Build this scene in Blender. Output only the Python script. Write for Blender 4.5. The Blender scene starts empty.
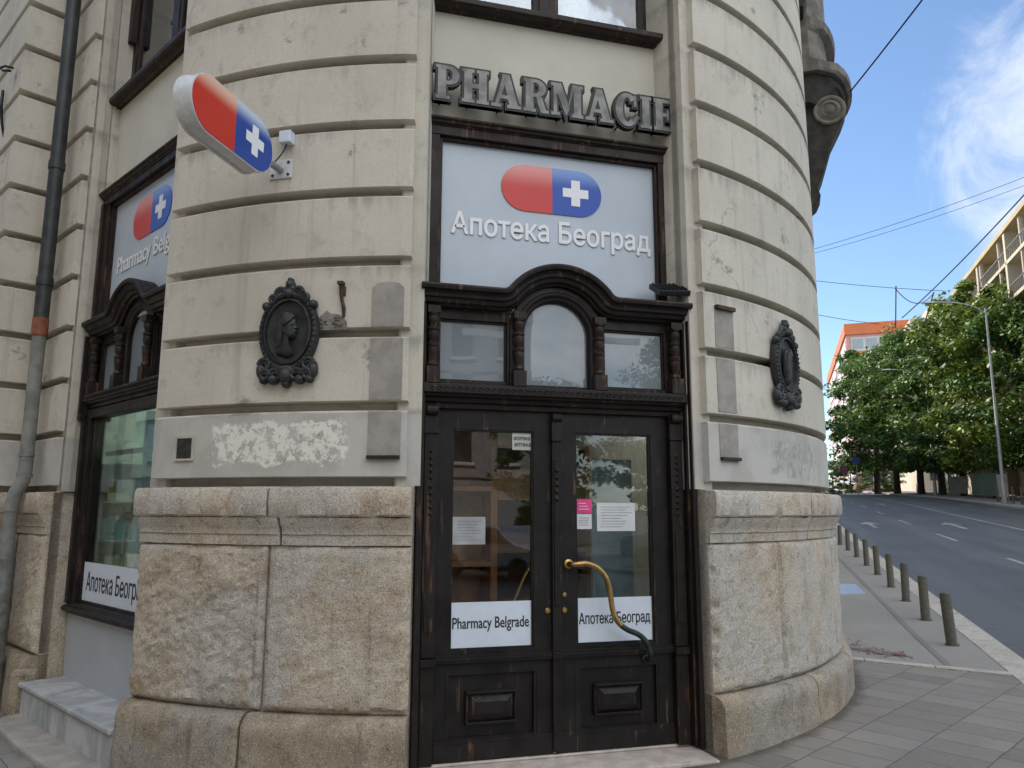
import bpy, bmesh, math, random
from mathutils import Vector, Matrix, noise
R_ = math.radians
random.seed(7)
S = bpy.context.scene
COL = S.collection

# ------------------------------------------------------------------ camera
AX = (0.0, 3.8914)              # axis of the round corner
RC = 4.044                      # radius of the rusticated face
cam_d = bpy.data.cameras.new('camera')
cam = bpy.data.objects.new('camera', cam_d); COL.objects.link(cam); S.camera = cam
F, PITCH, ROLL, YAW = 769.883, 0.1617, 0.0029, 0.2718
fw = Vector((math.sin(YAW)*math.cos(PITCH), math.cos(YAW)*math.cos(PITCH), math.sin(PITCH)))
rt = Vector((math.cos(YAW), -math.sin(YAW), 0)); up = rt.cross(fw)
r2 = math.cos(ROLL)*rt + math.sin(ROLL)*up; u2 = -math.sin(ROLL)*rt + math.cos(ROLL)*up
CAM = Vector((-1.7828, -5.0, 1.65))
m = Matrix((r2, u2, -fw)).transposed().to_4x4(); m.translation = CAM
cam.matrix_world = m
cam_d.sensor_width = 36; cam_d.lens = 36*F/1024; cam_d.clip_end = 3000; cam_d.clip_start = 0.05

# ------------------------------------------------------------------ light
SUN_AZ, SUN_EL = R_(-22), R_(40)
w = bpy.data.worlds.new('World'); S.world = w; w.use_nodes = True
nt = w.node_tree; N, L = nt.nodes, nt.links
bg = N['Background']
sky = N.new('ShaderNodeTexSky'); sky.sky_type = 'NISHITA'; sky.sun_disc = False
sky.sun_elevation = SUN_EL; sky.sun_rotation = SUN_AZ
sky.air_density = 1.0; sky.dust_density = 0.1; sky.ozone_density = 3.2
geo = N.new('ShaderNodeTexCoord')
mp = N.new('ShaderNodeMapping'); mp.inputs['Scale'].default_value = (1.0, 1.0, 2.2); mp.inputs['Rotation'].default_value = (0.25, 0.3, 0.5)
L.new(geo.outputs['Generated'], mp.inputs['Vector'])
nz = N.new('ShaderNodeTexNoise'); nz.inputs['Scale'].default_value = 2.1; nz.inputs['Detail'].default_value = 9; nz.inputs['Roughness'].default_value = 0.62; nz.inputs['Distortion'].default_value = 0.3
L.new(mp.outputs['Vector'], nz.inputs['Vector'])
sp = N.new('ShaderNodeSeparateXYZ'); L.new(geo.outputs['Generated'], sp.inputs[0])
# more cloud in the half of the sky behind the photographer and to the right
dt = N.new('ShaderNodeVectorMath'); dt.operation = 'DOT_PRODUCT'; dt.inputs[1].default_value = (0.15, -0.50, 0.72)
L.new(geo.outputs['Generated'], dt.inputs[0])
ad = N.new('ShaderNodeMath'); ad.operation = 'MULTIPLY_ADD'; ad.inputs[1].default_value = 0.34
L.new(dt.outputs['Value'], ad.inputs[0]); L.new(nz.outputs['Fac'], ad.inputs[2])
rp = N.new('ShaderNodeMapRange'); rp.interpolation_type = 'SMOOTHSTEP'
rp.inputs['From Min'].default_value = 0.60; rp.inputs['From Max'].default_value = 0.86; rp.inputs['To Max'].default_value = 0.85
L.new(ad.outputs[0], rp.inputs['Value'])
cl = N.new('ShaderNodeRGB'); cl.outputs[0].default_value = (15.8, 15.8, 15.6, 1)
# a thin veil of cirrus low over the street
n2 = N.new('ShaderNodeTexNoise'); n2.inputs['Scale'].default_value = 3.4; n2.inputs['Detail'].default_value = 10; n2.inputs['Roughness'].default_value = 0.66; n2.inputs['Distortion'].default_value = 0.8
m2 = N.new('ShaderNodeMapping'); m2.inputs['Rotation'].default_value = (0.5, 0.2, 0.3); m2.inputs['Scale'].default_value = (3.4, 1.0, 1.6); L.new(geo.outputs['Generated'], m2.inputs['Vector']); L.new(m2.outputs[0], n2.inputs['Vector'])
d2 = N.new('ShaderNodeVectorMath'); d2.operation = 'DOT_PRODUCT'; d2.inputs[1].default_value = (0.785, 0.495, 0.373); L.new(geo.outputs['Generated'], d2.inputs[0])
a2 = N.new('ShaderNodeMath'); a2.operation = 'MULTIPLY_ADD'; a2.inputs[1].default_value = 15.0; L.new(d2.outputs['Value'], a2.inputs[0]); L.new(n2.outputs['Fac'], a2.inputs[2])
r3 = N.new('ShaderNodeMapRange'); r3.interpolation_type = 'SMOOTHSTEP'; r3.inputs['From Min'].default_value = 15.16; r3.inputs['From Max'].default_value = 15.58; r3.inputs['To Max'].default_value = 0.8; L.new(a2.outputs[0], r3.inputs['Value'])
c2 = N.new('ShaderNodeMix'); c2.data_type = 'RGBA'; c2.inputs['B'].default_value = (5.0, 5.3, 5.9, 1); L.new(r3.outputs[0], c2.inputs['Factor']); L.new(sky.outputs[0], c2.inputs['A'])
mx = N.new('ShaderNodeMix'); mx.data_type = 'RGBA'
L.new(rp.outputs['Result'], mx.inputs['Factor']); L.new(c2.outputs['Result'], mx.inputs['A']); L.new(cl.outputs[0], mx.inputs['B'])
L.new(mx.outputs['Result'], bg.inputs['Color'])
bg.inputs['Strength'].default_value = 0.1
sd = bpy.data.lights.new('sun', 'SUN'); sd.energy = 3.5; sd.angle = R_(0.55); sd.color = (1, 0.93, 0.82)
sun = bpy.data.objects.new('sun', sd); COL.objects.link(sun)
sdir = Vector((math.sin(SUN_AZ)*math.cos(SUN_EL), math.cos(SUN_AZ)*math.cos(SUN_EL), math.sin(SUN_EL)))
sun.rotation_euler = sdir.to_track_quat('Z', 'Y').to_euler()
S.view_settings.view_transform = 'Standard'; S.view_settings.look = 'None'; S.view_settings.gamma = 1
S.view_settings.exposure = 1.05
S.render.engine = 'CYCLES'
S.cycles.max_bounces = 7; S.cycles.transparent_max_bounces = 12; S.cycles.caustics_reflective = False; S.cycles.caustics_refractive = False

# ------------------------------------------------------------------ helpers
def ss(a, b, x):
    t = min(1, max(0, (x-a)/(b-a))); return t*t*(3-2*t)
UD, VD, KO = Vector((.571, .821)), Vector((.821, -.571)), Vector((7.81, 4.87))     # along the street, across it, a point on the kerb
def zg(x, y):
    s = x*UD.x + y*UD.y
    return .03*x*1.0 + .014*y - .02 + .6*ss(10, 80, s)
def uvxy(u, v): p = KO + UD*u + VD*v; return p.x, p.y
def xyuv(x, y): d = Vector((x, y)) - KO; return d.dot(UD), d.dot(VD)
def pix_r(px, py, r):                      # point seen at a pixel, r metres away along the ground
    d = fw*F + r2*(px-512) + u2*(384-py); return CAM + d*(r/math.hypot(d.x, d.y))

class MB:
    def __init__(s): s.v, s.f, s.mi = [], [], []
    def add(s, vs, fs, mi=0):
        o = len(s.v); s.v += [tuple(v) for v in vs]
        for f in fs: s.f.append(tuple(i+o for i in f)); s.mi.append(mi)
    def box(s, x0, x1, y0, y1, z0, z1, M=None, mi=0):
        vs = [Vector((x, y, z)) for x in (x0, x1) for y in (y0, y1) for z in (z0, z1)]
        if M: vs = [M @ v for v in vs]
        s.add(vs, [(0,1,3,2),(4,6,7,5),(0,4,5,1),(2,3,7,6),(0,2,6,4),(1,5,7,3)], mi)
    def prism(s, poly, d0, d1, axis='y', M=None, mi=0):
        n = len(poly)
        def P(a, b, d): return Vector((a, d, b)) if axis == 'y' else (Vector((a, b, d)) if axis == 'z' else Vector((d, a, b)))
        vs = [P(a, b, d0) for a, b in poly] + [P(a, b, d1) for a, b in poly]
        if M: vs = [M @ v for v in vs]
        s.add(vs, [tuple(range(n)), tuple(range(2*n-1, n-1, -1))] + [(i, i+n, (i+1) % n + n, (i+1) % n) for i in range(n)], mi)
    def rings(s, rings, closed=False, caps=True, mi=0):     # list of vertex rings
        n = len(rings[0]); k = len(rings); vs = [v for r in rings for v in r]; fs = []
        for a in range(k if closed else k-1):
            b = (a+1) % k
            for i in range(n): j = (i+1) % n; fs.append((a*n+i, a*n+j, b*n+j, b*n+i))
        if caps and not closed: fs += [tuple(range(n-1, -1, -1)), tuple((k-1)*n+i for i in range(n))]
        s.add(vs, fs, mi)
    def lathe(s, c, prof, n=20, M=None, mi=0):
        c = Vector(c); rs = []
        for r, z in prof:
            ring = [c + Vector((r*math.cos(2*math.pi*i/n), r*math.sin(2*math.pi*i/n), z)) for i in range(n)]
            rs.append([M @ v for v in ring] if M else ring)
        s.rings(rs, mi=mi)
    def tube(s, path, rad, n=10, mi=0):
        path = [Vector(p) for p in path]; rs = []; prev = None
        for i, p in enumerate(path):
            t = (path[min(i+1, len(path)-1)] - path[max(i-1, 0)]).normalized()
            if prev is None: a = t.orthogonal().normalized()
            else: a = (prev - t*prev.dot(t)).normalized()
            prev = a; b = t.cross(a); r = rad[i] if isinstance(rad, (list, tuple)) else rad
            rs.append([p + a*r*math.cos(2*math.pi*k/n) + b*r*math.sin(2*math.pi*k/n) for k in range(n)])
        s.rings(rs, mi=mi)
    def sweep(s, path, prof, side=1, plane='xy', caps=True, mi=0, ends=None):
        # path: 2-D points; prof: closed list of (offset along path normal, third coordinate)
        P = [Vector(p) for p in path]; rs = []
        for i, p in enumerate(P):
            d0 = (P[i]-P[i-1]).normalized() if i else None
            d1 = (P[i+1]-P[i]).normalized() if i < len(P)-1 else None
            d0 = d0 or d1; d1 = d1 or d0
            n0, n1 = Vector((d0.y, -d0.x))*side, Vector((d1.y, -d1.x))*side
            nn = n0+n1; nn = nn/(nn.dot(n0)) if nn.length > 1e-6 else n0
            ring = []
            for o, h in prof:
                if ends and i in (0, len(P)-1) and o > ends[0]: o = o-ends[1]
                q = p + nn*o
                ring.append(Vector((q.x, q.y, h)) if plane == 'xy' else Vector((q.x, h, q.y)))
            rs.append(ring)
        s.rings(rs, caps=caps, mi=mi)
    def build(s, name, mat, parent=None, smooth=False, bevel=0, M=None):
        me = bpy.data.meshes.new(name); me.from_pydata(s.v, [], s.f)
        mats = mat if isinstance(mat, (list, tuple)) else [mat]
        for q in mats: me.materials.append(q)
        me.polygons.foreach_set('material_index', s.mi)
        bm = bmesh.new(); bm.from_mesh(me); bmesh.ops.recalc_face_normals(bm, faces=bm.faces); bm.to_mesh(me); bm.free()
        o = bpy.data.objects.new(name, me); COL.objects.link(o)
        if M: o.matrix_world = M
        if parent is not None: put(o, parent)
        if smooth:
            me.polygons.foreach_set('use_smooth', [True]*len(me.polygons))
            try: me.set_sharp_from_angle(angle=R_(40))
            except Exception: pass
        if bevel:
            b = o.modifiers.new('bevel', 'BEVEL'); b.width = bevel; b.segments = 2; b.limit_method = 'ANGLE'; b.angle_limit = R_(40)
        return o
def put(o, parent):
    mw = o.matrix_basis.copy(); o.parent = parent
    o.matrix_parent_inverse = Matrix.Identity(4)
    o.matrix_basis = world_of(parent).inverted() @ mw
def world_of(o):
    m = o.matrix_basis.copy(); p = o.parent
    while p is not None: m = p.matrix_basis @ m; p = p.parent
    return m
def empty(name, loc, rz=0):
    o = bpy.data.objects.new(name, None); COL.objects.link(o); o.location = loc; o.rotation_euler = (0, 0, rz)
    o.matrix_basis = Matrix.Translation(loc) @ Matrix.Rotation(rz, 4, 'Z'); o.empty_display_size = .2
    return o
def tag(o, label, cat, group=None, kind=None):
    if label: o['label'] = label
    if cat: o['category'] = cat
    if group: o['group'] = group
    if kind: o['kind'] = kind
    return o
def struct(o): o['kind'] = 'structure'; return o
def copy_tree(o, parent=None, M=None):
    c = o.copy(); COL.objects.link(c)
    c.parent = parent
    if M is not None: c.matrix_basis = M @ o.matrix_basis
    for ch in list(o.children): copy_tree(ch, c)
    return c
def text_mesh(txt, size, depth, embolden=0.0, width=None):
    cu = bpy.data.curves.new('lettering', 'FONT'); cu.body = txt; cu.size = size; cu.extrude = depth/2; cu.resolution_u = 4
    o = bpy.data.objects.new('lettering', cu); COL.objects.link(o)
    bpy.context.view_layer.update()
    dg = bpy.context.evaluated_depsgraph_get(); me = bpy.data.meshes.new_from_object(o.evaluated_get(dg))
    bpy.data.objects.remove(o)
    xs = [v.co.x for v in me.vertices]; x0, x1 = min(xs), max(xs)
    k = width/(x1-x0) if width else 1
    for v in me.vertices: v.co = Vector(((v.co.x-x0)*k, -v.co.z, v.co.y))     # stands in the xz plane, facing -y
    if embolden:                            # heavier strokes: the same outline laid over itself, a hair apart
        V = [v.co.copy() for v in me.vertices]; Fc = [tuple(p.vertices) for p in me.polygons]; n = len(V); vs, fs = [], []
        for q, (dx, dz) in enumerate(((0, 0), (embolden, 0), (-embolden, 0), (0, embolden), (0, -embolden))):
            vs += [(v.x+dx, v.y-q*.00012, v.z+dz) for v in V]; fs += [tuple(i+q*n for i in f) for f in Fc]
        me = bpy.data.meshes.new('lettering'); me.from_pydata(vs, [], fs)
    return me
def lettering(txt, mat, parent, M, height, width, depth=.002, embolden=0.0, name='lettering'):
    me = text_mesh(txt, height/0.72, depth, embolden, width); me.materials.clear(); me.materials.append(mat)
    o = bpy.data.objects.new(name, me); COL.objects.link(o); o.matrix_basis = M
    if parent is not None: put(o, parent)
    return o
T = Matrix.Translation
def RZ(a): return Matrix.Rotation(a, 4, 'Z')

# ------------------------------------------------------------------ materials
class NT:
    def __init__(s, name):
        s.m = bpy.data.materials.new(name); s.m.use_nodes = True; s.t = s.m.node_tree; s.b = s.t.nodes['Principled BSDF']
        s.tc = s.t.nodes.new('ShaderNodeTexCoord'); s.co = s.tc.outputs['Object']
    def node(s, ty, **k):
        n = s.t.nodes.new(ty)
        for a, v in k.items(): setattr(n, a, v)
        return n
    def lk(s, a, b): s.t.links.new(a, b)
    def mapv(s, scale=(1,1,1), rot=(0,0,0), loc=(0,0,0)):
        n = s.node('ShaderNodeMapping'); n.inputs['Scale'].default_value = scale; n.inputs['Rotation'].default_value = rot; n.inputs['Location'].default_value = loc
        s.lk(s.co, n.inputs['Vector']); return n.outputs[0]
    def noise(s, scale, detail=4, rough=.55, vec=None, dist=0):
        n = s.node('ShaderNodeTexNoise'); n.inputs['Scale'].default_value = scale; n.inputs['Detail'].default_value = detail; n.inputs['Roughness'].default_value = rough; n.inputs['Distortion'].default_value = dist
        s.lk(vec or s.co, n.inputs['Vector']); return n.outputs['Fac']
    def vor(s, scale, feature='F1', vec=None, out='Distance', rnd=1):
        n = s.node('ShaderNodeTexVoronoi', feature=feature); n.inputs['Scale'].default_value = scale; n.inputs['Randomness'].default_value = rnd
        s.lk(vec or s.co, n.inputs['Vector']); return n.outputs[out]
    def rng(s, x, a, b, lo=0., hi=1., smooth=True):
        n = s.node('ShaderNodeMapRange', interpolation_type='SMOOTHSTEP' if smooth else 'LINEAR')
        for k, v in (('From Min', a), ('From Max', b), ('To Min', lo), ('To Max', hi)): n.inputs[k].default_value = v
        s.lk(x, n.inputs['Value']); return n.outputs[0]
    def mth(s, op, a, b=None):
        n = s.node('ShaderNodeMath', operation=op)
        for i, x in enumerate((a, b)):
            if x is None: continue
            if isinstance(x, (int, float)): n.inputs[i].default_value = x
            else: s.lk(x, n.inputs[i])
        return n.outputs[0]
    def mix(s, f, a, b, bt='MIX'):
        n = s.node('ShaderNodeMix', data_type='RGBA', blend_type=bt)
        for k, x in (('Factor', f), ('A', a), ('B', b)):
            if isinstance(x, (int, float)): n.inputs[k].default_value = x
            elif isinstance(x, tuple): n.inputs[k].default_value = (*x[:3], 1)
            else: s.lk(x, n.inputs[k])
        return n.outputs['Result']
    def xyz(s):
        n = s.node('ShaderNodeSeparateXYZ'); s.lk(s.co, n.inputs[0]); return n.outputs
    def bump(s, h, strength=.3, dist=.01, prev=None):
        n = s.node('ShaderNodeBump'); n.inputs['Strength'].default_value = strength; n.inputs['Distance'].default_value = dist
        s.lk(h, n.inputs['Height'])
        if prev: s.lk(prev, n.inputs['Normal'])
        return n.outputs[0]
    def done(s, col=None, rough=.7, nrm=None, spec=None, metal=None):
        for k, x in (('Base Color', col), ('Roughness', rough), ('Normal', nrm), ('Specular IOR Level', spec), ('Metallic', metal)):
            if x is None: continue
            i = s.b.inputs[k]
            if isinstance(x, tuple): i.default_value = (*x[:3], 1)
            elif isinstance(x, (int, float)): i.default_value = x
            else: s.lk(x, i)
        return s.m
def plain(name, c, rough=.6, metal=0, var=.15, scale=6, bump=.1, bs=60, spec=.5):
    n = NT(name); f = n.noise(scale, 5, .6)
    col = n.mix(n.rng(f, .35, .65), tuple(x*(1-var) for x in c), tuple(min(1, x*(1+var)) for x in c))
    return n.done(col, rough, n.bump(n.noise(bs, 3), bump, .004), spec, metal)

def m_stucco():
    n = NT('stucco')
    f = n.noise(1.3, 6, .6); col = n.mix(n.rng(f, .3, .7), (.635, .59, .505), (.545, .505, .43))
    fs = n.noise(1.0, 6, .65, n.mapv((9, 9, .45))); col = n.mix(n.rng(fs, .52, .74, 0, .5), col, (.31, .295, .265))         # rain streaks
    fp = n.noise(5, 8, .7); col = n.mix(n.rng(fp, .54, .68, 0, .5), col, (.37, .35, .31))                               # blotches
    f2 = n.noise(2.7, 8, .72, n.mapv((1, 1, 1), loc=(5, 2, 9))); col = n.mix(n.rng(f2, .60, .68, 0, .8), col, (.20, .19, .17))   # soot specks
    fg = n.noise(55, 5, .7); col = n.mix(n.rng(fg, .35, .75, 0, .26), col, (.34, .32, .28))
    fd = n.noise(38, 6, .8); col = n.mix(n.mth('MULTIPLY', n.rng(fd, .66, .71), n.rng(n.noise(2.2, 2), .48, .62)), col, (.15, .14, .12))
    Xz = n.xyz()[2]; ph = n.node('ShaderNodeMath', operation='FRACT'); n.lk(n.mth('DIVIDE', n.mth('SUBTRACT', Xz, 5.321-.4952*20), .4952), ph.inputs[0])
    drip = n.noise(1, 5, .7, n.mapv((14, 14, .9), loc=(3, 3, 3))); lenm = n.rng(n.mth('ADD', ph.outputs[0], n.mth('MULTIPLY', drip, .9)), 1.10, 1.42)
    lenm = n.mth('MULTIPLY', lenm, n.rng(ph.outputs[0], .85, .96, 1, 0)); col = n.mix(n.mth('MULTIPLY', lenm, n.rng(n.noise(1.1, 4, .6, n.mapv(loc=(1, 4, 2))), .40, .62, 0, .62)), col, (.24, .225, .195))
    # the grey painted lower course with its peeled off-white paint
    X = n.xyz(); z = X[2]
    low = n.mth('MULTIPLY', n.rng(z, 2.265, 2.28, 1, 0), n.rng(z, 1.80, 1.815))
    col = n.mix(n.mth('MULTIPLY', low, .75), col, n.mix(n.rng(n.noise(3, 5), .4, .6), (.50, .49, .465), (.40, .39, .37)))
    wob = n.noise(5, 6, .7)
    wx = n.mth('ADD', X[0], n.mth('MULTIPLY', n.mth('SUBTRACT', wob, .5), .35))
    wz = n.mth('ADD', z, n.mth('MULTIPLY', n.mth('SUBTRACT', n.noise(6, 6, .7, n.mapv(loc=(3,3,3))), .5), .22))
    zone = n.mth('MULTIPLY', n.mth('MULTIPLY', n.rng(wx, -2.36, -2.33), n.rng(wx, -1.52, -1.47, 1, 0)), n.mth('MULTIPLY', n.rng(wz, 1.93, 1.955), n.rng(wz, 2.20, 2.225, 1, 0)))
    flake = n.rng(n.noise(17, 9, .78), .50, .535, 1, 0)
    col = n.mix(n.mth('MULTIPLY', zone, n.mth('MULTIPLY', flake, .95)), col, (.78, .77, .69))
    gap = n.rng(n.noise(11, 7, .75, n.mapv(loc=(7, 1, 4))), .60, .64)
    col = n.mix(n.mth('MULTIPLY', zone, gap), col, (.27, .255, .24))
    zr = n.mth('MULTIPLY', n.mth('MULTIPLY', n.rng(wx, 1.75, 1.85), n.rng(wx, 2.5, 2.6, 1, 0)), n.mth('MULTIPLY', n.rng(wz, 1.9, 1.95), n.rng(wz, 2.18, 2.24, 1, 0)))
    col = n.mix(n.mth('MULTIPLY', zr, n.rng(n.noise(14, 8, .75), .46, .56, 0, .75)), col, (.30, .29, .275))
    # hair cracks
    cv = n.node('ShaderNodeVectorMath', operation='ADD'); nzv = n.node('ShaderNodeTexNoise'); nzv.inputs['Scale'].default_value = 3; nzv.inputs['Detail'].default_value = 6
    n.lk(n.co, nzv.inputs['Vector']); n.lk(n.co, cv.inputs[0]); sc = n.node('ShaderNodeVectorMath', operation='SCALE'); sc.inputs['Scale'].default_value = .3
    n.lk(nzv.outputs['Color'], sc.inputs[0]); n.lk(sc.outputs[0], cv.inputs[1])
    cr = n.rng(n.vor(1.15, 'DISTANCE_TO_EDGE', cv.outputs[0]), .002, .008, 1, 0)
    crm = n.mth('MULTIPLY', cr, n.rng(n.noise(.9, 3, .5, n.mapv(loc=(2, 8, 1))), .54, .66, 0, .4))
    col = n.mix(crm, col, (.14, .13, .115))
    h = n.mth('ADD', n.mth('MULTIPLY', n.noise(80, 4, .7), .5), n.mth('MULTIPLY', n.noise(9, 5), .7))
    h = n.mth('ADD', h, n.mth('MULTIPLY', n.mth('MULTIPLY', zone, flake), .5)); h = n.mth('SUBTRACT', h, n.mth('MULTIPLY', crm, .6))
    return n.done(col, .88, n.bump(h, .45, .006), .25)
def m_granite(name, a, b, stain, bump=.7, grain=1.0):
    n = NT(name)
    f = n.noise(2.6, 6, .65); col = n.mix(n.rng(f, .40, .60), a, b)
    col = n.mix(n.rng(n.noise(1.15, 3, .6, n.mapv(loc=(6, 2, 8))), .45, .60, 0, .6), col, tuple(sum(a)/3*k for k in (.98, .97, .93)))
    f1 = n.noise(4.5, 8, .72, n.mapv(loc=(4, 1, 2))); col = n.mix(n.rng(f1, .46, .68, 0, .7), col, stain)
    f3 = n.noise(11, 6, .7, n.mapv(loc=(1, 7, 3))); col = n.mix(n.rng(f3, .56, .68, 0, .5), col, tuple(x*.55 for x in stain))
    g = n.noise(95*grain, 4, .75); col = n.mix(n.rng(g, .34, .50, .7, 0), col, (.075, .066, .056))
    g2 = n.noise(70*grain, 4, .75, n.mapv(loc=(9, 9, 9))); col = n.mix(n.rng(g2, .54, .66, 0, .8), col, tuple(min(.8, x*1.45) for x in a))
    fs = n.noise(1, 6, .65, n.mapv((7, 7, .6))); col = n.mix(n.rng(fs, .60, .74, 0, .6), col, (.15, .12, .09))
    h = n.mth('ADD', n.mth('MULTIPLY', n.noise(34, 8, .8), 1.0), n.mth('MULTIPLY', g, .5))
    return n.done(col, .92, n.bump(h, bump, .022), .2)
def m_wood(name, dark, worn, rough=.42, amount=.62):
    n = NT(name)
    v = n.mapv((26, 26, 1.6)); f = n.noise(1, 7, .7, v); patch = n.noise(3.2, 6, .65)
    col = n.mix(n.rng(n.noise(7, 5), .35, .65), dark, tuple(x*1.7 for x in dark))
    wr = n.mth('MULTIPLY', n.rng(f, amount, amount+.08), n.rng(patch, .46, .56))
    col = n.mix(wr, col, worn)
    col = n.mix(n.mth('MULTIPLY', n.rng(n.noise(60, 5, .8), .66, .7), .5), col, tuple(x*1.6 for x in worn))
    h = n.mth('ADD', n.mth('MULTIPLY', f, .6), n.mth('MULTIPLY', n.noise(40, 4), .4)); h = n.mth('SUBTRACT', h, n.mth('MULTIPLY', wr, .5))
    return n.done(col, n.rng(patch, .3, .7, rough-.06, rough+.25), n.bump(h, .4, .004), .28)
def m_glass(name, refl=.18, tint=(.80, .86, .86), rough=.0, fk=1.2):
    n = NT(name); t = n.t; out = t.nodes['Material Output']; t.nodes.remove(n.b)
    tr = n.node('ShaderNodeBsdfTransparent'); tr.inputs[0].default_value = (*tint, 1)
    gl = n.node('ShaderNodeBsdfGlossy'); gl.inputs['Roughness'].default_value = rough; gl.inputs['Color'].default_value = (.95, .97, 1, 1)
    lw = n.node('ShaderNodeFresnel'); lw.inputs['IOR'].default_value = 1.52
    fac = n.mth('ADD', n.mth('MULTIPLY', lw.outputs[0], fk), refl)
    wav = n.noise(1.6, 2); bp = n.bump(wav, .05, .02); n.lk(bp, gl.inputs['Normal'])
    mxs = n.node('ShaderNodeMixShader'); n.lk(fac, mxs.inputs[0]); n.lk(tr.outputs[0], mxs.inputs[1]); n.lk(gl.outputs[0], mxs.inputs[2]); n.lk(mxs.outputs[0], out.inputs[0])
    return n.m
def m_film(name, c, refl=.25):      # whitish film behind glass: diffuse with a mirror coat
    n = NT(name); t = n.t; out = t.nodes['Material Output']
    n.done(n.mix(n.rng(n.noise(1.5, 4), .3, .7), c, tuple(x*.9 for x in c)), .6, None, .3)
    gl = n.node('ShaderNodeBsdfGlossy'); gl.inputs['Roughness'].default_value = .01
    n.lk(n.bump(n.noise(1.3, 2), .06, .02), gl.inputs['Normal'])
    mxs = n.node('ShaderNodeMixShader'); mxs.inputs[0].default_value = refl
    n.lk(n.b.outputs[0], mxs.inputs[1]); n.lk(gl.outputs[0], mxs.inputs[2]); n.lk(mxs.outputs[0], out.inputs[0])
    return n.m
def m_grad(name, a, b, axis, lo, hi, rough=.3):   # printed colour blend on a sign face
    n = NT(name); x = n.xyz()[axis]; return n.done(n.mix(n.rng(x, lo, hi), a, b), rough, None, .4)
def m_paving():
    n = NT('paving')
    v = n.mapv((1, 1, 1), (0, 0, R_(-27)))
    br = n.node('ShaderNodeTexBrick'); br.inputs['Scale'].default_value = 1; br.inputs['Mortar Size'].default_value = .0045; br.inputs['Mortar Smooth'].default_value = .3
    br.inputs['Brick Width'].default_value = .27; br.inputs['Row Height'].default_value = .46
    br.inputs['Color1'].default_value = (.25, .228, .20, 1); br.inputs['Color2'].default_value = (.165, .153, .137, 1); br.inputs['Mortar'].default_value = (.065, .06, .055, 1)
    dn = n.node('ShaderNodeTexNoise'); dn.inputs['Scale'].default_value = 1.7; dn.inputs['Detail'].default_value = 5; n.lk(n.co, dn.inputs['Vector'])
    dv = n.node('ShaderNodeVectorMath', operation='SCALE'); dv.inputs['Scale'].default_value = .035; n.lk(dn.outputs['Color'], dv.inputs[0])
    da = n.node('ShaderNodeVectorMath', operation='ADD'); n.lk(v, da.inputs[0]); n.lk(dv.outputs[0], da.inputs[1]); n.lk(da.outputs[0], br.inputs['Vector'])
    col = n.mix(n.rng(n.noise(1.2, 6, .65), .4, .7, 0, .5), br.outputs['Color'], (.15, .14, .12))
    col = n.mix(n.rng(n.noise(60, 4, .7), .45, .75, 0, .4), col, (.29, .27, .245))
    col = n.mix(n.rng(n.noise(6, 7, .75, n.mapv(loc=(3,1,0))), .64, .7, 0, .6), col, (.07, .065, .06))
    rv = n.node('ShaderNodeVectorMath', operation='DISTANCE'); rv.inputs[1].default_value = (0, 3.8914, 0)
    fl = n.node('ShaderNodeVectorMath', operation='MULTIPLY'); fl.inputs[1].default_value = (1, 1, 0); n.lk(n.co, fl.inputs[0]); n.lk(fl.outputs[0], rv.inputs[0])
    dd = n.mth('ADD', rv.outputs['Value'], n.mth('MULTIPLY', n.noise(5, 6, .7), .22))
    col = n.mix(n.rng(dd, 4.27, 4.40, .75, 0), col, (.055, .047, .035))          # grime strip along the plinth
    h = n.mth('SUBTRACT', n.mth('MULTIPLY', n.noise(35, 5), .35), br.outputs['Fac'])
    return n.done(col, n.rng(n.noise(2, 4), .3, .7, .55, .85), n.bump(h, .6, .006), .35)
def m_ground(name, a, b, spk, rough=.85, bump=.4, streak=None):
    n = NT(name); col = n.mix(n.rng(n.noise(.35, 6, .6), .35, .65), a, b)
    if streak:
        v = n.mapv((1, 1, 1), (0, 0, -math.atan2(UD.y, UD.x))); mp2 = n.node('ShaderNodeMapping'); mp2.inputs['Scale'].default_value = (.05, .9, 1); n.lk(v, mp2.inputs['Vector'])
        col = n.mix(n.rng(n.noise(1, 4, .6, mp2.outputs[0]), .45, .65, 0, .6), col, streak)
    col = n.mix(n.rng(n.noise(70, 4, .7), .5, .75, 0, .45), col, spk)
    col = n.mix(n.rng(n.noise(2.5, 7, .7, n.mapv(loc=(5,5,5))), .60, .68, 0, .45), col, tuple(x*.55 for x in a))
    return n.done(col, rough, n.bump(n.noise(90, 4, .7), bump, .006), .35)
def m_marble():
    n = NT('marble'); f = n.noise(2.5, 8, .65, n.mapv((1, 1, .6)), 1.6)
    col = n.mix(n.rng(f, .40, .60), (.52, .52, .51), (.36, .37, .38)); col = n.mix(n.rng(f, .60, .66, 0, .7), col, (.2, .205, .2))
    X = n.xyz(); 
    col = n.mix(n.rng(n.noise(9, 5), .55, .7, 0, .4), col, (.30, .27, .23))
    return n.done(col, .45, n.bump(n.noise(60, 4), .12, .004), .4)
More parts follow.
